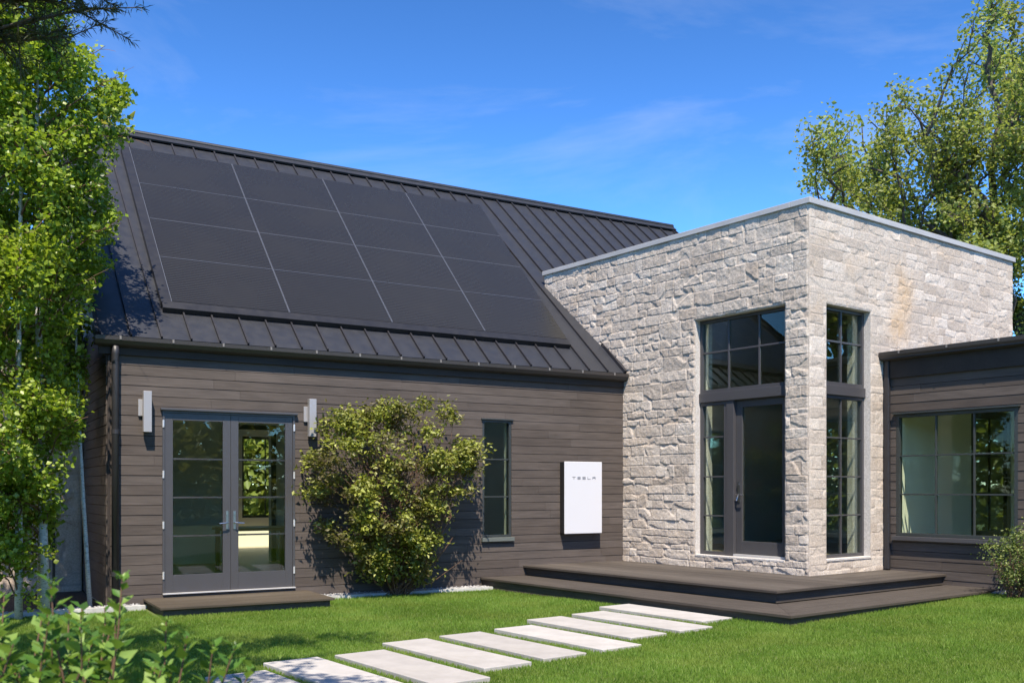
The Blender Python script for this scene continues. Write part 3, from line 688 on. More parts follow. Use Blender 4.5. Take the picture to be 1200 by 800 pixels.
mb = MB(); mb.box(FL, (.413, .469), (RD-.11, RD-.02), (.562, 2.984)); mb.box(FL, (.47, 1.454), (RD-.11, RD-.02), (2.972, 2.9845)); mb.build('door_frame', M_frame, tower)
mb = MB(); mb.box(FL, (.47, 1.454), (RD-.11, RD+.02), (.561, .597)); mb.build('threshold', M_coping, tower)
mb = MB(); kx = 1.395; mb.box(FL, (kx-.02, kx+.02), (RD-.05, RD-.038), (1.40, 1.72)); mb.tube([FL.p(kx, RD-.04, 1.52), FL.p(kx, RD+.02, 1.52), FL.p(kx-.04, RD+.026, 1.518), FL.p(kx-.14, RD+.024, 1.51)], .010, 8)
mb.tube([FL.p(kx, RD-.03, 1.52), FL.p(kx, RD-.01, 1.47), FL.p(kx, RD+.01, 1.42)], .012, 8); mb.tube([FL.p(kx, RD-.04, 1.67), FL.p(kx, RD-.022, 1.67)], .018, 10); mb.build('handle', M_chrome, ed)
# right face windows
fm = casement(FRt, .412, 1.533, 3.145, 4.30, RD, .08, .05, 2, 2, .028, ys=[3.80]).build('window', M_frame, tower, .002); pane(FRt, (.45, 1.49), (3.18, 4.26), RD-.04, fm)
mb = MB(); mb.box(FRt, (.413, 1.532), (RD-.1, RD+.03), (3.0, 3.143)); mb.build('transom', M_frame, tower, .004)
fm = casement(FRt, .412, 1.533, .582, 2.998, RD, .08, .05, 2, 4, .022).build('window', M_frame, tower, .002); pane(FRt, (.45, 1.49), (.62, 2.96), RD-.04, fm)
for F, h in ((FL, HL[0]), (FRt, HR[0])):
    mb = MB(); mb.box(F, (h[0]-.012, h[1]+.012), (-.08, .035), (h[2]-.05, h[2]-.0)) if False else mb.box(F, (h[0]+.001, h[1]-.001), (-.12, .02), (h[2]-.03, h[2]+.0015)); mb.build('sill', M_reveal, tower, .004)
# indoor plant inside the glazed corner (seen through the entrance door)

# ------------------------------------------------------------------ deck
deck = thing('timber_deck', tuple(Cn+V(-1.2,-2.2,.1)), 'two-tier dark weathered timber deck wrapping the corner of the stone tower', 'deck')
def hitA(p, q_dir):      # distance along q_dir from p to the siding plane
    return ((OA+NA*.02-p)@NA)/(q_dir@NA)
def legboards(p0, p1, nb, zt, th, name_m, mitre, qoff, leg):
    """boards of one leg between outward distances p0..p1 from the tower face"""
    mb = MB(); w = (p1-p0)/nb
    for i in range(nb):
        a, b = p0+i*w+.0015, p0+(i+1)*w-.0015
        if leg == 'L':     # runs along D1, outward -D2, from wall A to mitre line q = a - p0 + qoff
            s = [Cn-D2*a, Cn-D2*b]; far = [x-D1*min(8, abs(hitA(x, -D1))) for x in s]
            near = [Cn-D2*a+D1*(a+mitre-.001), Cn-D2*b+D1*(b+mitre-.001)]
            mb.slab([far[0], near[0], near[1], far[1]], zt-th, zt)
        else:
            far = [Cn+D1*a+D2*1.925, Cn+D1*b+D2*1.925]
            far = [f+D2*0 for f in far]
            near = [Cn+D1*a-D2*(a-mitre-.001), Cn+D1*b-D2*(b-mitre-.001)]
            mb.slab([near[0], far[0], far[1], near[1]], zt-th, zt)
    return mb
# upper tier: left leg 2.0 out, right leg .97 out -> one mitre line with q = p - 1.03
UPL, UPR = 2.0, .97
mb = MB(); nb = 14; w = UPL/nb
for i in range(nb):
    a, b = i*w+.003, (i+1)*w-.003; s0, s1 = Cn-D2*a, Cn-D2*b
    f0, f1 = s0-D1*hitA(s0, -D1), s1-D1*hitA(s1, -D1)
    mb.slab([f0, s0+D1*UPR, s1+D1*UPR, f1], ZD-.032, ZD)
mb.build('deck_boards', M_deck1, deck, .003)
mb = MB(); nb = 7; w = UPR/nb
for i in range(nb):
    a, b = i*w+.003, (i+1)*w-.003
    mb.slab([Cn+D1*a+D2*.0015, Cn+D1*a+D2*1.925, Cn+D1*b+D2*1.925, Cn+D1*b+D2*.0015], ZD-.032, ZD)
mb.build('deck_boards', M_deck2, deck, .003)
ZL = .20
def ring(p, q, w_, zt, th, m1, m2, name, ins=0):
    """L-shaped border strip: outer edge at p (left) / q (right), width w_"""
    a = Cn-D2*p; a1 = Cn-D2*(p-w_); mb = MB()
    mb.slab([a1-D1*hitA(a1, -D1), a1+D1*(q-w_-.001), a+D1*(q-.001), a-D1*hitA(a, -D1)], zt-th, zt); mb.build(name, m1, deck, .004 if th < .05 else 0)
    mb = MB(); mb.slab([Cn-D2*(p-w_)+D1*(q-w_), Cn+D2*1.925+D1*(q-w_), Cn+D2*1.925+D1*q, Cn-D2*p+D1*q], zt-th, zt); mb.build(name, m2, deck, .004 if th < .05 else 0)
ring(UPL-.025, UPR-.025, .03, ZD-.033, ZD-.033-ZL-.002, M_deck1, M_deck2, 'riser')
ring(UPL+.03, UPR+.03, .029, ZD-.001, .034, M_deck1, M_deck2, 'nosing')
nbo = 5; wl = .8/nbo
for i in range(nbo):
    ring(UPL+.02+wl*(i+1)-.002, UPR+.02+wl*(i+1)-.002, wl-.004, ZL, .034, M_deck1, M_deck2, 'step_boards')
ring(UPL+.78, UPR+.78, .03, ZL-.036, ZL-.036+.05, M_deck1, M_deck2, 'riser')

# ------------------------------------------------------------------ right wing
rw = thing('side_wing', tuple(W0+V(0,0,.1)), 'low dark brown timber wing with wide six-by-three window right of the stone tower', 'house wing')
rw['label'] = 'low dark brown timber wing with a wide window right of the stone tower'
WW = (.20, 2.03, .86, 2.74); HW = [WW]; EW = 9.0
siding(FW, .0, EW, .14, 3.50, HW, seed=9).build('wall', M_sidW, rw)
core = MB(); wall_solid(core, FW, (.0, EW), (.1, 3.5), (-.22, -.002), HW); core.box(FW, (EW-.2, EW), (-5.6, -.225), (.1, 3.5))
wall_solid(core, FW, (.05, EW), (.1, 3.5), (-5.6, -5.4), [(.5, 3.6, .5, 3.0), (4.0, 8.0, .5, 3.0)])
wall_solid(core, Fr(W0, D2, D1), (.23, 5.38), (.1, 3.5), (.04, .14), [(2.35, 3.75, .75, 2.95)])
core.build('inner_wall', M_inwall, rw)
mb = MB(); mb.box(FW, (.15, EW-.21), (-5.39, -.225), (.1, .3)); mb.build('interior_floor', M_infloor, rw)
mb = MB(); mb.box(FW, (.15, EW-.21), (-5.39, -.225), (3.2, 3.3)); mb.build('interior_ceiling', M_inwall, rw)
mb = MB(); Fi = Fr(W0, D2, D1)
iw = casement(Fi, 2.36, 3.74, .76, 2.94, .13, .07, .13, 2, 3, .035).build('inner_door_frame', M_black, rw)
pane(Fi, (2.4, 3.7), (.8, 2.9), .1, iw)
mb = MB(); mb.box(FW, (-.01, EW+.3), (-6.0, .17), (3.585, 3.70)); mb.build('roof', M_roof, rw, .004)
mb = MB(); mb.box(FW, (.0, EW+.2), (.022, .06), (3.30, 3.58)); mb.build('fascia', M_fascia, rw)
gt = MB(); gt.prism(FW, gutter_outline(.075, 3.69), (-.0, EW+.2)); gt.prism(FW, gutter_outline(.075, 3.69)[:6], (-.002, .008)); g_ = gt.build('gutter', M_gut, rw)
hangers(FW, .074, 3.689, .35, .75, 10, g_)
dp = MB(); dp.box(FW, (.035, .115), (.022, .09), (.37, 3.57)); dp.build('downspout', M_down, rw, .012)
w = casement(FW, WW[0], WW[1], WW[2]+.03, WW[3], .02, .09, .05, 3, 3, .022).build('window', M_frame_dk, rw, .002)
pane(FW, (WW[0]+.04, WW[1]-.04), (WW[2]+.06, WW[3]-.04), -.03, w)
mb = MB(); mb.box(FW, (WW[0]-.03, WW[1]+.04), (-.04, .10), (WW[2]-.035, WW[2]+.028)); mb.build('sill', M_frame, w, .004)
mb = MB(); mb.box(FW, (WW[0]-.03, WW[1]+.04), (0, .085), (WW[3], WW[3]+.025)); mb.build('drip_cap', M_frame_dk, w, .002)

# ------------------------------------------------------------------ tan stone annex wall behind the aspens
P_an = OA+UA*(-.72)-NA*2.38
FN = Fr(P_an, -UA, NA)
an = thing('garden_annex', tuple(P_an), 'low tan stone building behind the aspen trunks, left of the timber gable', 'outbuilding')
stone_face('wall', FN, 0, 6, .02, 3.75, [], M_stone2, an, 31, .035, .8)
mb = MB(); mb.box(FN, (0, 6), (-2.2, -.01), (.0, 3.74)); mb.build('wall_core', M_stone2, an)
mb = MB(); mb.box(FN, (-.0, 6.2), (-2.4, .18), (3.76, 3.95)); mb.build('roof', M_gut, an, .01)
# thin dark post in the bed
po = MB(); b = V(-5.84, 12.42, .05); po.tube([b, b+V(0,0,1.38)], .018, 8); po.box(Fr(b+V(0,0,1.38), UA, NA), (-.022,.022), (-.022,.022), (0, .03))
tag(po.build_top('garden_post', M_black, tuple(b)), 'thin black post standing in the bed under the aspens', 'garden post')
# ------------------------------------------------------------------ lawn blades
def lawn_blades():
    N = 1000000
    # camera-fan sampling so that near blades are not sparse: area between y 7 and 16
    x = RNG.uniform(-8.5, 10, N); y = 6.2+(RNG.random(N)**1.25)*10.5
    keep = np.ones(N, bool); P = np.stack([x, y, 0*x], 1)
    keep &= np.abs(x) < .56*y+1.2
    keep &= (P-OA)@NA > .32                               # in front of the gravel
    keep &= ~(((P-OA)@UA < 2.02) & ((P-OA)@UA > -.28) & ((P-OA)@NA < 1.16))
    keep &= ((P-W0)@(-D2) > .29)
    a, p = (P-Cn)@D1, (P-Cn)@(-D2)
    keep &= ~((p < 2.79) & (a < 1.76))
    for c, zt in PV:
        q = P-c; keep &= ~((np.abs(q@D1) < .858+.014*RNG.normal(size=N)) & (np.abs(q@D2) < .252+.014*RNG.normal(size=N)))
    x, y = x[keep], y[keep]; n = len(x); z = ztop(x, y)-.036
    f = vnoise(x, y, 1.7, 77); f2 = vnoise(x, y, 6, 78)
    h = (.024+.017*RNG.random(n))*(.85+.25*f+.15*f2); w = .003+.0025*RNG.random(n)
    an = RNG.uniform(0, 2*np.pi, n); le = RNG.normal(size=(n,2))*.30+ (np.stack([f2-.5, f-.5],1))*.5
    dx, dy = np.cos(an)*w, np.sin(an)*w
    B = np.stack([x, y, z], 1); T = B+np.stack([le[:,0]*h, le[:,1]*h, h], 1); off = np.stack([dx, dy, 0*dx], 1)
    Pt = np.stack([B-off, B+off, T], 1).reshape(-1,3); fcs = np.arange(3*n).reshape(-1,3)
    o = link_mesh('grass', raw_mesh('grass', Pt, fcs), M_grass); tag(o, 'short mown green lawn grass', None, None, 'stuff')
lawn_blades()

# ------------------------------------------------------------------ vegetation
def plant(name, loc, label, cat, woodmb, wmat, lv, lmat, group=None, lname='crown', wname='trunk'):
    t = thing(name, loc, label, cat, group)
    if woodmb: woodmb.build(wname, wmat, t, 0, True)
    o = link_mesh(lname, lv(wpos(t)), lmat, t); return t

AZ = [0,1.0,1.7,2.4,3.4,4.26,4.9,5.5,6.05,6.55,6.9,7.15,7.6,9]; AX = [-5.7,-5.65,-5.5,-5.28,-5.28,-5.15,-4.82,-4.98,-4.75,-4.68,-5.3,-5.05,-5.5,-5.6]
def aspen(base, height, lean, r0, crown_lo, spread, nb, nl, label, seed, bias=(0,0), tips=()):
    global RNG; RNG = np.random.default_rng(seed)
    base = np.array(base, float); mb = MB(); mbb = MB(); n = 10; tp = []
    for i in range(n):
        f = i/(n-1); tp.append(base+V(lean[0]*f+.06*math.sin(4*f+seed), lean[1]*f+.05*math.sin(5*f+2*seed), height*f))
    mb.tube(tp, [r0*(1-.86*i/(n-1)) for i in range(n)], 9)
    tpa = np.array(tp); C = []; S = []
    def at(z):
        f = np.clip(z/height, 0, 1)*(n-1); i = min(int(f), n-2); return tpa[i]*(1-(f-i))+tpa[i+1]*(f-i)
    ends = []
    for k in range(nb):
        f = crown_lo+(1-crown_lo)*(k+RNG.random())/nb; z = f*height; p = at(z); a = RNG.uniform(0, 2*math.pi)
        q = (f-crown_lo)/(1-crown_lo); L_ = spread*(.45+.9*math.sin(math.pi*min(1, q*.80+.16)))*RNG.uniform(.55, 1.1)
        e = p+V(math.cos(a)*L_+bias[0]*L_, math.sin(a)*L_*.9+bias[1]*L_, L_*RNG.uniform(.05, .75)); e[0] = min(e[0], np.interp(e[2], AZ, AX)*e[1]/12-.1)
        while e[0] > -5.3 and e[2]-1.43*(13.08+(e[0]+4.696)*.5856-e[1]) < 3.6: e[0] -= .1
        ends.append((p, e))
    for e in tips:
        e = np.array(e, float); ends.append((at(max(.2, e[2]-.7-base[2])), e))
    for p, e in ends:
        br = bezier(p, e, (0,0,.10*np.linalg.norm(e-p)), 6, .02); mbb.tube(br, [.013,.011,.009,.007,.005,.003], 5, False); br = np.array(br)
        L_ = np.linalg.norm(e-p); m = max(12, int(nl/nb*(.4+L_)))
        tw = []
        for j in range(max(3, int(3.6*L_)+2)):
            f = RNG.uniform(.25, 1)*5; i = min(int(f), 4); s = br[i]*(1-(f-i))+br[i+1]*(f-i); d = unit(RNG.normal(size=3)*V(1,1,.7)+unit(e-p)*.6)
            t2 = s+d*RNG.uniform(.12, .42); tw.append((s, t2)); mbb.tube([s, (s+t2)/2+V(0,0,.01), t2], [.004,.003,.002], 3, False)
        for j in range(m):
            s, t2 = tw[RNG.integers(len(tw))]; f = RNG.uniform(.35, 1.1); C.append(s*(1-f)+t2*f+RNG.normal(size=3)*.066); S.append(RNG.uniform(.036, .078))
            q_ = C[-1]; zl = q_[2]-1.43*(13.08+(q_[0]+4.696)*.5856-q_[1])
            if (q_[0] > -5.12 and zl < 3.5) or C[-1][0]*12/C[-1][1] > np.interp(C[-1][2], AZ, AX)+RNG.normal()*.05: C.pop(); S.pop()
    tr = plant('aspen_tree', tuple(base), label, 'aspen tree', mb, M_abark, lambda off: leaves_mesh('crown', C, np.array(S), off=off, aspect=.95, fold=.08), M_aspen, 'white-barked aspens at the corner of the wing')
    mbb.build('branches', M_twig, tr); return tr
aspen((-5.75, 12.0, .04), 8.6, (-.15, .1), .060, .07, 1.2, 84, 17500, 'white-barked aspen nearest the timber gable, its branch tips reaching over the roof', 3, (.10, 0),
      tips=[(-4.75, 12.0, 6.5), (-4.70, 11.8, 6.6), (-4.85,12.1,4.9), (-4.9,12.0,4.85), (-5.05, 12.1, 7.1), (-4.76, 12.2, 6.0), (-4.85, 12.0, 6.2), (-5.0,12,5.4), (-5.15,12,4.2), (-5.3,11.8,3.5), (-5.28,11.6,2.7), (-5.3,11.7,2.4)])
aspen((-6.0, 11.75, .04), 8.2, (.15, .1), .048, .05, .95, 72, 15000, 'slim leaning white aspen stem just left of the black post', 8, (0, 0), tips=[(-6.1,11.6,1.4),(-5.95,11.4,1.0),(-5.8,11.6,1.7),(-6.05,11.3,2.0),(-6.2,11.5,.75)])
aspen((-6.45, 12.0, .04), 8.9, (-.1, .0), .055, .04, 1.0, 72, 16000, 'tall aspen with low leafy branches at the picture\'s left border', 12, (0, -.1), tips=[(-6.5,11.5,1.2),(-6.3,11.4,.8),(-6.7,11.4,1.5),(-6.4,11.3,1.9),(-6.8,11.6,.9)])
aspen((-6.25, 12.9, .04), 7.8, (.1, .1), .045, .30, .8, 44, 11000, 'thin aspen stem behind the others, close to the tan stone wall', 15)
aspen((-5.55, 12.75, .04), 6.2, (-.2, .0), .032, .35, .6, 20, 5000, 'thinnest young aspen beside the dark gable siding', 21)

def branching(base, trunk_top, r0, limbs, depth, nleaf, leafsize, label, name, cat, seed, lmat, wmat, shrink=.56, upb=.35, group=None, spreadleaf=.16, kids=(5,7), ok=None):
    global RNG; RNG = np.random.default_rng(seed)
    base = np.array(base, float); mb = MB(); C = []; S = []
    tp = bezier(base, trunk_top, (.1, .1, 0), 6, .03); mb.tube(tp, [r0*(1-.4*i/5) for i in range(6)], 10)
    def grow(p, e, r, lvl):
        L_ = np.linalg.norm(e-p); br = np.array(bezier(p, e, (0, 0, L_*.06), 6, L_*.035))
        mb.tube(br, [r*(1-.75*i/5) for i in range(6)], 7 if lvl < 2 else (5 if lvl == 2 else 3), False)
        if lvl >= depth:
            for j in range(nleaf):
                f = RNG.uniform(.15, 1.05)*5; i = min(int(f), 4); C.append(br[i]*(1-(f-i))+br[i+1]*(f-i)+RNG.normal(size=3)*spreadleaf*.5); S.append(leafsize*RNG.uniform(.7, 1.3))
                if ok and not ok(C[-1]): C.pop(); S.pop()
            return
        for k in range(RNG.integers(*kids)):
            f = (.25+.75*(k+RNG.random())/6)*5; f = min(f, 4.99); i = int(f); s = br[i]*(1-(f-i))+br[i+1]*(f-i)
            d = unit(unit(e-p)*.75+RNG.normal(size=3)*.62+V(0,0,upb))
            if ok and not ok(s+d*L_*shrink*.9): continue
            grow(s, s+d*L_*shrink*RNG.uniform(.6, 1.15), r*.42, lvl+1)
    for f, e, r in limbs:
        q = f*5; i = min(int(q), 4); grow(tp[i]*(1-(q-i))+tp[i+1]*(q-i), np.array(e, float), r, 1)
    return plant(name, tuple(base), label, cat, mb, wmat, lambda off: leaves_mesh('crown', C, np.array(S), off=off, aspect=.7, fold=.12), lmat, group)

# maple behind the tower, limbs sweeping left over the parapet
branching((12.3, 22.5, -.02), (12.0, 22.3, 5.2), .34, [(.7,(6.9,21.8,7.8),.05),(.75,(7.0,21.5,7.9),.09),(.85,(7.6,22.8,8.4),.09),(.9,(7.9,22.0,8.9),.09),(.8,(8.6,22.6,8.2),.08),(1,(8.8,21.0,9.5),.1),(.9,(9.4,22.6,9.9),.1),(.8,(9.8,21.6,8.8),.09),(1,(10.9,22.5,11.4),.14),(.95,(12.6,21.4,11.2),.14),(.85,(14.3,22,9.5),.13),(.7,(9.5,23.5,7.2),.11),(.8,(11.0,20.4,8.3),.11),(.7,(12.3,20.6,7.6),.1),(.55,(10.6,21.2,6.3),.08)],
   3, 52, .098, 'spreading yellow-green tree with dark limbs behind the stone tower', 'broadleaf_tree', 'tree', 41, M_elm, M_bark, .37, .6, None, .26, (7,10), lambda q: q[2] < np.interp(q[0]*22/q[1], [6.0,6.6,7.7,8.4,9.15,9.6,10.3,10.8], [8.7,9.4,9.9,10.5,10.9,10.6,11.5,14])+.25*math.sin(q[0]*7)+.2*math.sin(q[0]*17))
branching((16.3, 27.5, -.02), (16.1, 27.3, 8.5), .4, [(.6,(13.6,26.5,12.5),.14),(.8,(14.2,27,15.5),.15),(1,(15.2,26.5,18),.16),(1,(17.5,27,18.5),.16),(.8,(18.5,26,14),.14),(.5,(13.9,26.2,10.2),.12),(.9,(16,25.5,15),.13),(.7,(15.2,25.8,12.2),.12)],
   3, 54, .125, 'taller tree at the top right corner rising above the spreading tree', 'broadleaf_tree', 'tree', 47, M_elm2, M_bark, .37, .4, None, .30, (7,10), lambda q: q[0]*27/q[1] > 12.75+.3*math.sin(q[2]*2.3))
branching((-11.0, 20.5, -.02), (-11.0, 20.5, 4.0), .3, [(1,(-10,20,8.5),.13),(.9,(-12.5,20,8),.12),(.8,(-8.6,20.5,7.2),.12),(.7,(-9.5,19.5,5.5),.1),(.6,(-12,19.5,5),.1)],
   3, 40, .17, 'hazy green tree beyond the aspens behind the outbuilding', 'broadleaf_tree', 'tree', 53, M_elm2, M_bark, .40, .3, None, .36, (6,9))
# tree outside the frame whose branch shades the lawn corner
branching((-6.4, 5.2, .0), (-6.2, 5.3, 3.6), .16, [(1,(-4.3,5.2,5.3),.06),(.9,(-5.0,6.4,5.4),.06),(1,(-6.2,5.6,6.6),.07),(.9,(-5.2,4.4,5.6),.06),(.8,(-7.6,6,5.5),.06),(.9,(-3.1,5.6,5.5),.05),(1,(-3.6,6.3,6.0),.05),(1,(-2.7,6.0,6.0),.05),(1,(-2.5,5.4,5.9),.05),(1,(-3.7,5.0,5.6),.05),(1,(-2.3,6.3,6.3),.05),(1,(-1.75,4.75,5.7),.05),(1,(-2.4,4.7,5.6),.05),(1,(-3.2,4.9,5.5),.05),(.95,(-1.3,4.5,5.9),.045),(1,(-3.0,5.9,5.9),.05)],
   3, 46, .085, 'leafy garden tree standing left of the view, shading the lawn', 'broadleaf_tree', 'tree', 59, M_elm, M_bark, .40, .1, ok=lambda q: q[2] > 1.75+.52*q[1] or q[0] < -.56*q[1])

branching((17.2, 15.5, .0), (17.0, 15.4, 4.0), .28, [(1,(15.6,15.5,8.2),.12),(.9,(18.5,15,8),.12),(1,(17,16.5,9.5),.13),(.8,(16.2,14,6.8),.1),(.7,(15.4,16.5,6),.1)],
   3, 30, .2, 'garden tree beyond the right wing, mirrored in the tower glass', 'broadleaf_tree', 'tree', 61, M_elm2, M_bark, .42, .3, None, .5, (6,9))

# pine with boughs hanging into the top left corner
def pine():
    global RNG; RNG = np.random.default_rng(67)
    base = V(-5.3, 6.4, .02); mb = MB(); mb.tube([base, base+V(.05,0,5), base+V(0,0,10)], [.2,.15,.05], 10); C = []; A = []
    for e in [(-2.70,6.2,4.66),(-2.85,6.3,4.52),(-3.0,6.1,4.55),(-2.65,6.4,4.95),(-2.9,6.6,5.1),(-3.1,5.9,5.3),(-2.7,6.9,5.5),(-3.4,6.0,4.4),(-6.6,6.5,5.2),(-5.2,5.0,5.5),(-5.6,7.8,5.4),(-3.3,6.6,6.2),(-4.4,5.6,7.0)]:
        e = np.array(e); p = base+V(0,0,min(9.4, e[2]+RNG.uniform(-.5,.3))); br = np.array(bezier(p, e, (0,0,-.12), 7, .03)); mb.tube(br, [.045,.038,.03,.024,.018,.012,.006], 6, False)
        for k in range(34):
            f = RNG.uniform(.35, 1)*6; i = min(int(f), 5); s = br[i]*(1-(f-i))+br[i+1]*(f-i); d = unit(unit(e-p)*.7+RNG.normal(size=3)*V(.6,.6,.35)); t2 = s+d*RNG.uniform(.15,.42); mb.tube([s, t2], [.006,.003], 4, False)
            for j in range(46):
                g = RNG.uniform(.2, 1.05); C.append(s*(1-g)+t2*g); A.append(unit(d*.7+RNG.normal(size=3)*.6))
    return plant('pine_tree', tuple(base), 'dark pine whose drooping boughs fill the top left corner', 'pine tree', mb, M_bark, lambda off: leaves_mesh('crown', C, .065, along=np.array(A), off=off, aspect=.09, fold=.02), M_needle)
pine()

# big shrub against the siding
def wall_bush():
    global RNG; RNG = np.random.default_rng(71)
    b = FA.p(3.27, .32, .05); mb = MB(); C = []; S = []
    # outline in the facade plane: (t half-extent left/right) by height
    prof = [(.25,-.35,.35),(.5,-.62,.62),(.8,-.95,.66),(1.2,-1.10,.78),(1.6,-1.22,1.02),(1.9,-1.42,1.22),(2.2,-1.36,1.32),(2.5,-1.1,1.18),(2.75,-.70,.98),(2.95,-.30,.72)]
    pz, pl, pr = zip(*prof); pr = tuple(q*.9 for q in pr); cl = []
    for k in range(150):
        z = RNG.uniform(.3, 2.80); lo, hi = np.interp(z, pz, pl), np.interp(z, pz, pr)
        if z > 2.45 and (-.45 < RNG.uniform(lo,hi) < .1): continue
        t = RNG.uniform(lo, hi)*.88; w = (t-(lo+hi)/2)/((hi-lo)/2+.01)
        dm = .30+.72*math.sqrt(max(0, 1-w*w))*min(1, .35+z/1.6)*(1 if z < 2.3 else .75)
        d = dm*(1-.35*RNG.random()**2) if RNG.random() < .75 else RNG.uniform(.05, dm)
        cl.append((t, d, z))
    for k in range(34):
        z = RNG.uniform(.8, 2.75); e_ = RNG.choice([0, 1]); cl.append((np.interp(z, pz, (pl, pr)[e_])*RNG.uniform(.85, 1.06), RNG.uniform(.2, .8), z))
    for e in [(-.28,.55,2.86),(-.02,.5,2.8),(.36,.5,2.86),(.86,.5,2.7),(-1.35,.6,2.05),(-1.36,.5,1.55),(1.2,.4,1.9),(-.95,.6,2.6),(.76,.5,2.82)]: cl.append(e)
    stems = []
    for k in range(16):
        a = RNG.uniform(-1,1); e = FA.p(3.27+a*.8, .25+RNG.random()*.6, RNG.uniform(.9, 1.7)); br = bezier(b+V(RNG.normal()*.09, RNG.normal()*.06, 0), e, (RNG.normal()*.05,0,-.12), 7, .02); mb.tube(br, [.016,.014,.012,.01,.009,.007,.005], 5, False); stems.append(br)
    for k in range(26):
        a = RNG.uniform(-1,1.15); e = FA.p(3.27+a*.75, .3+RNG.random()*.55, RNG.uniform(.55, .9)); mb.tube(bezier(b+V(RNG.normal()*.12, RNG.normal()*.06, 0), e, (0,0,-.06), 5, .015), [.007,.006,.005,.004,.003], 4, False)
    for t, d, z in cl:
        c = FA.p(3.27+t, d, z); q = stems[RNG.integers(len(stems))][-RNG.integers(1,4)]; mb.tube(bezier(q, c, (0,0,.05), 4, .02), [.006,.005,.004,.002], 4, False)
        r = RNG.uniform(.08, .18); m = int(1250*r*RNG.uniform(.6, 1))
        dr = unit(V(NA[0]*.4, NA[1]*.4, .5)+RNG.normal(size=3)*.3)
        for j in range(m):
            v = RNG.normal(size=3)*V(1,1,.75)*r*.62
            if noise.noise(Vector((c+v)*2.6))+.35*noise.noise(Vector((c+v)*6)) < -.20 and z > .75: continue
            C.append(c+v); S.append(RNG.uniform(.048, .085))
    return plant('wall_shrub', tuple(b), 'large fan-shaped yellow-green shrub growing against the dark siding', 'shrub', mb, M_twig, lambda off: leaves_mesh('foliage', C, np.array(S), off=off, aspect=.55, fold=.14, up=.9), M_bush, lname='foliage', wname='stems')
wall_bush()

def round_bush(b, rx, rz, ncl, lmat, name, label, seed, leaf=(.025,.05), per=60):
    global RNG; RNG = np.random.default_rng(seed)
    b = np.array(b, float); mb = MB(); C = []; S = []
    for k in range(ncl):
        v = unit(RNG.normal(size=3)); r = RNG.random()**.35; c = b+V(v[0]*rx*r, v[1]*rx*r, rz*(.55+.47*v[2]*r))
        mb.tube(bezier(b+V(RNG.normal()*.05, RNG.normal()*.05, 0), c, (0,0,-.05), 5, .01), [.009,.007,.006,.004,.002], 4, False)
        for j in range(per): C.append(c+RNG.normal(size=3)*.075); S.append(RNG.uniform(*leaf))
    return plant(name, tuple(b), label, 'shrub', mb, M_twig, lambda off: leaves_mesh('foliage', C, np.array(S), off=off, aspect=.6, fold=.14, up=.8), lmat, None, 'foliage', 'stems')
bb = FW.p(2.22, .5, .14); round_bush(bb, .37, .96, 52, M_rbush, 'small_shrub', 'small rounded shrub under the wide window of the right wing', 83)

# foreground shrub, bottom left
def fore_shrub():
    global RNG; RNG = np.random.default_rng(91)
    b = V(-1.55, 3.1, .02); mb = MB(); C = []; S = []; A = []
    tips = []
    for k in range(78):
        x = RNG.uniform(-2.45, -1.0); y = RNG.uniform(2.65, 3.7); top = np.interp(x*3/y, [-1.7,-1.5,-1.2,-1.05,-.93,-.85], [1.25,1.23,1.17,1.11,1.03,.97]); tips.append((x, y, top-abs(RNG.normal())*.13))
    tips += [(RNG.uniform(-2.0,-1.42), RNG.uniform(2.6,3.3), RNG.uniform(1.02,1.24)) for k in range(44)]
    tips += [(-1.42,3.0,1.31),(-1.20,3.0,1.33),(-1.55,2.9,1.24),(-1.0,3.0,1.15),(-.92,3.0,1.12),(-.84,2.95,1.12),(-.98,2.7,1.06),(-.80,3.0,1.05),(-1.1,3.1,1.18),(-1.3,3.2,1.22)]
    for tx_, ty, tz in tips:
        e = V(tx_, ty, tz); s = b+V((tx_-b[0])*.45+RNG.normal()*.06, (ty-b[1])*.45+RNG.normal()*.06, 0); br = np.array(bezier(s, e, (0,0,.0), 9, .018)); mb.tube(br, list(np.linspace(.008,.0022,9)), 5, False)
        m = 34
        for j in range(m):
            f = (.42+.58*(j/(m-1))**.9)*8; i = min(int(f), 7); p = br[i]*(1-(f-i))+br[i+1]*(f-i); a = j*2.4+RNG.normal()*.3; upw = .45+.5*(j/m)
            d = unit(V(math.cos(a), math.sin(a), upw)); C.append(p+d*.004); A.append(d); S.append(RNG.uniform(.055,.090)*(1-.45*(j/m)**5))
        if RNG.random() < .5:
            for j in range(12): C.append(e+RNG.normal(size=3)*.009); A.append(unit(RNG.normal(size=3)+V(0,0,.6))); S.append(RNG.uniform(.012,.02))
    A = np.array(A); up = V(0,0,1)-A*A[:,2:3]
    return plant('garden_shrub', tuple(b), 'fresh green leafy shrub with upright shoots in the bottom left corner', 'shrub', mb, M_twig, lambda off: leaves_mesh('foliage', C, np.array(S), nrm=up, along=A, off=off, aspect=.58, fold=.08), M_shrub, None, 'foliage', 'stems')
fore_shrub()

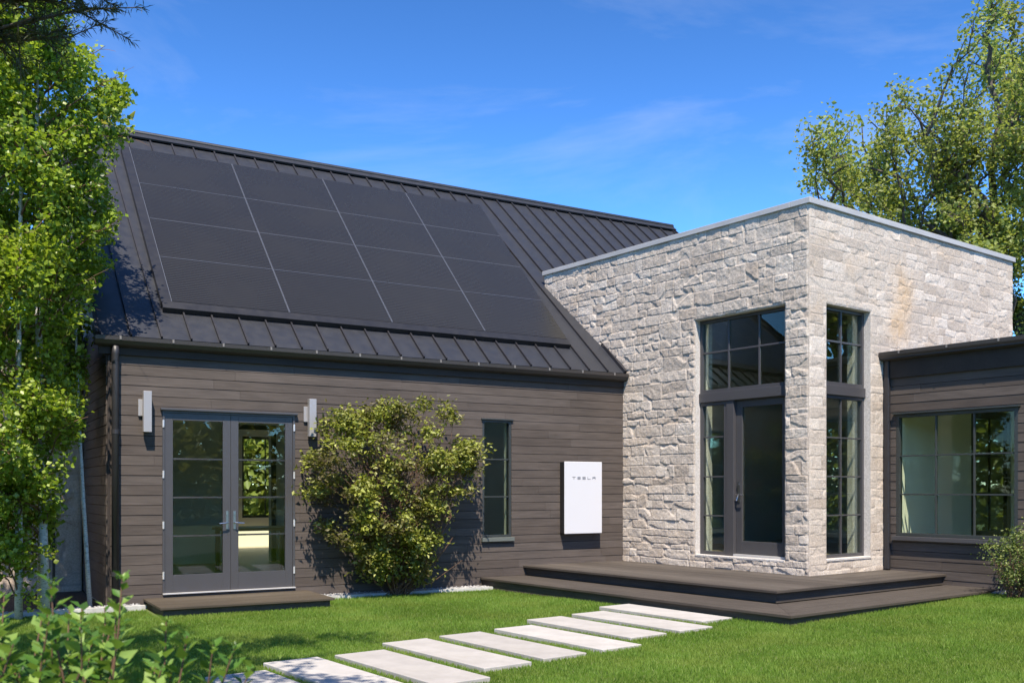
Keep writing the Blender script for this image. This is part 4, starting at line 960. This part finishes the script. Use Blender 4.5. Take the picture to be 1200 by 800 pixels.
# clipped hedge behind the house, seen through the rooms
def back_hedge():
    global RNG; RNG = np.random.default_rng(101); C = []; S = []
    F = Fr(OA-NA*15.5, UA, NA)
    mb = MB(); 
    for i in range(26): q = F.p(-4+i*.7, 0, 0); mb.tube([q, q+V(0,0,2.4)], .04, 6)
    for j in range(26000): p = F.p(RNG.uniform(-4.5, 15), RNG.normal()*.5, RNG.random()**.8*3.5); C.append(p); S.append(RNG.uniform(.2,.34))
    plant('garden_hedge', tuple(F.p(5, 0, 0)), 'tall green hedge behind the house, seen through the French door glass', 'hedge', mb, M_bark, lambda off: leaves_mesh('foliage', C, np.array(S), off=off), M_elm, None, 'foliage', 'stems')
back_hedge()
def side_hedge():
    global RNG; RNG = np.random.default_rng(103); F = Fr(W0+D2*9.5, D1, D2); mb = MB()
    for i in range(16): q = F.p(-3+i*.8, 0, 0); mb.tube([q, q+V(0,0,2.6)], .04, 6)
    C = [F.p(RNG.uniform(-3.5, 10), RNG.normal()*.4, RNG.random()**.8*4.4) for j in range(22000)]
    plant('garden_hedge', tuple(F.p(3, 0, 0)), 'green hedge beyond the right wing, glimpsed through its wide window', 'hedge', mb, M_bark, lambda off: leaves_mesh('foliage', C, RNG.uniform(.14,.26, len(C)), off=off), M_elm, None, 'foliage', 'stems')
side_hedge()

# trees across the garden behind the viewer: only the windows see them
def far_trees():
    global RNG; RNG = np.random.default_rng(97); C = []; S = []
    for k in range(60):
        a = RNG.uniform(math.pi*1.0, math.pi*2.05); R = RNG.uniform(22, 34); x, y = math.cos(a)*R, math.sin(a)*R; h = RNG.uniform(5, 10)
        for j in range(300):
            v = unit(RNG.normal(size=3))*RNG.random()**.4; C.append((x+v[0]*3, y+v[1]*3, max(.2, h*(.5+.5*v[2])))); S.append(RNG.uniform(.4,.9))
    for k in range(2600): 
        a = RNG.uniform(math.pi*1.0, math.pi*2.05); C.append((math.cos(a)*21+RNG.normal()*.5, math.sin(a)*21+RNG.normal()*.5, RNG.uniform(0, 2.2))); S.append(.5)
    o = link_mesh('treeline', leaves_mesh('treeline', C, np.array(S)), M_elm2); tag(o, 'wood of green trees across the garden, mirrored in the windows', None, None, 'stuff')
far_trees()
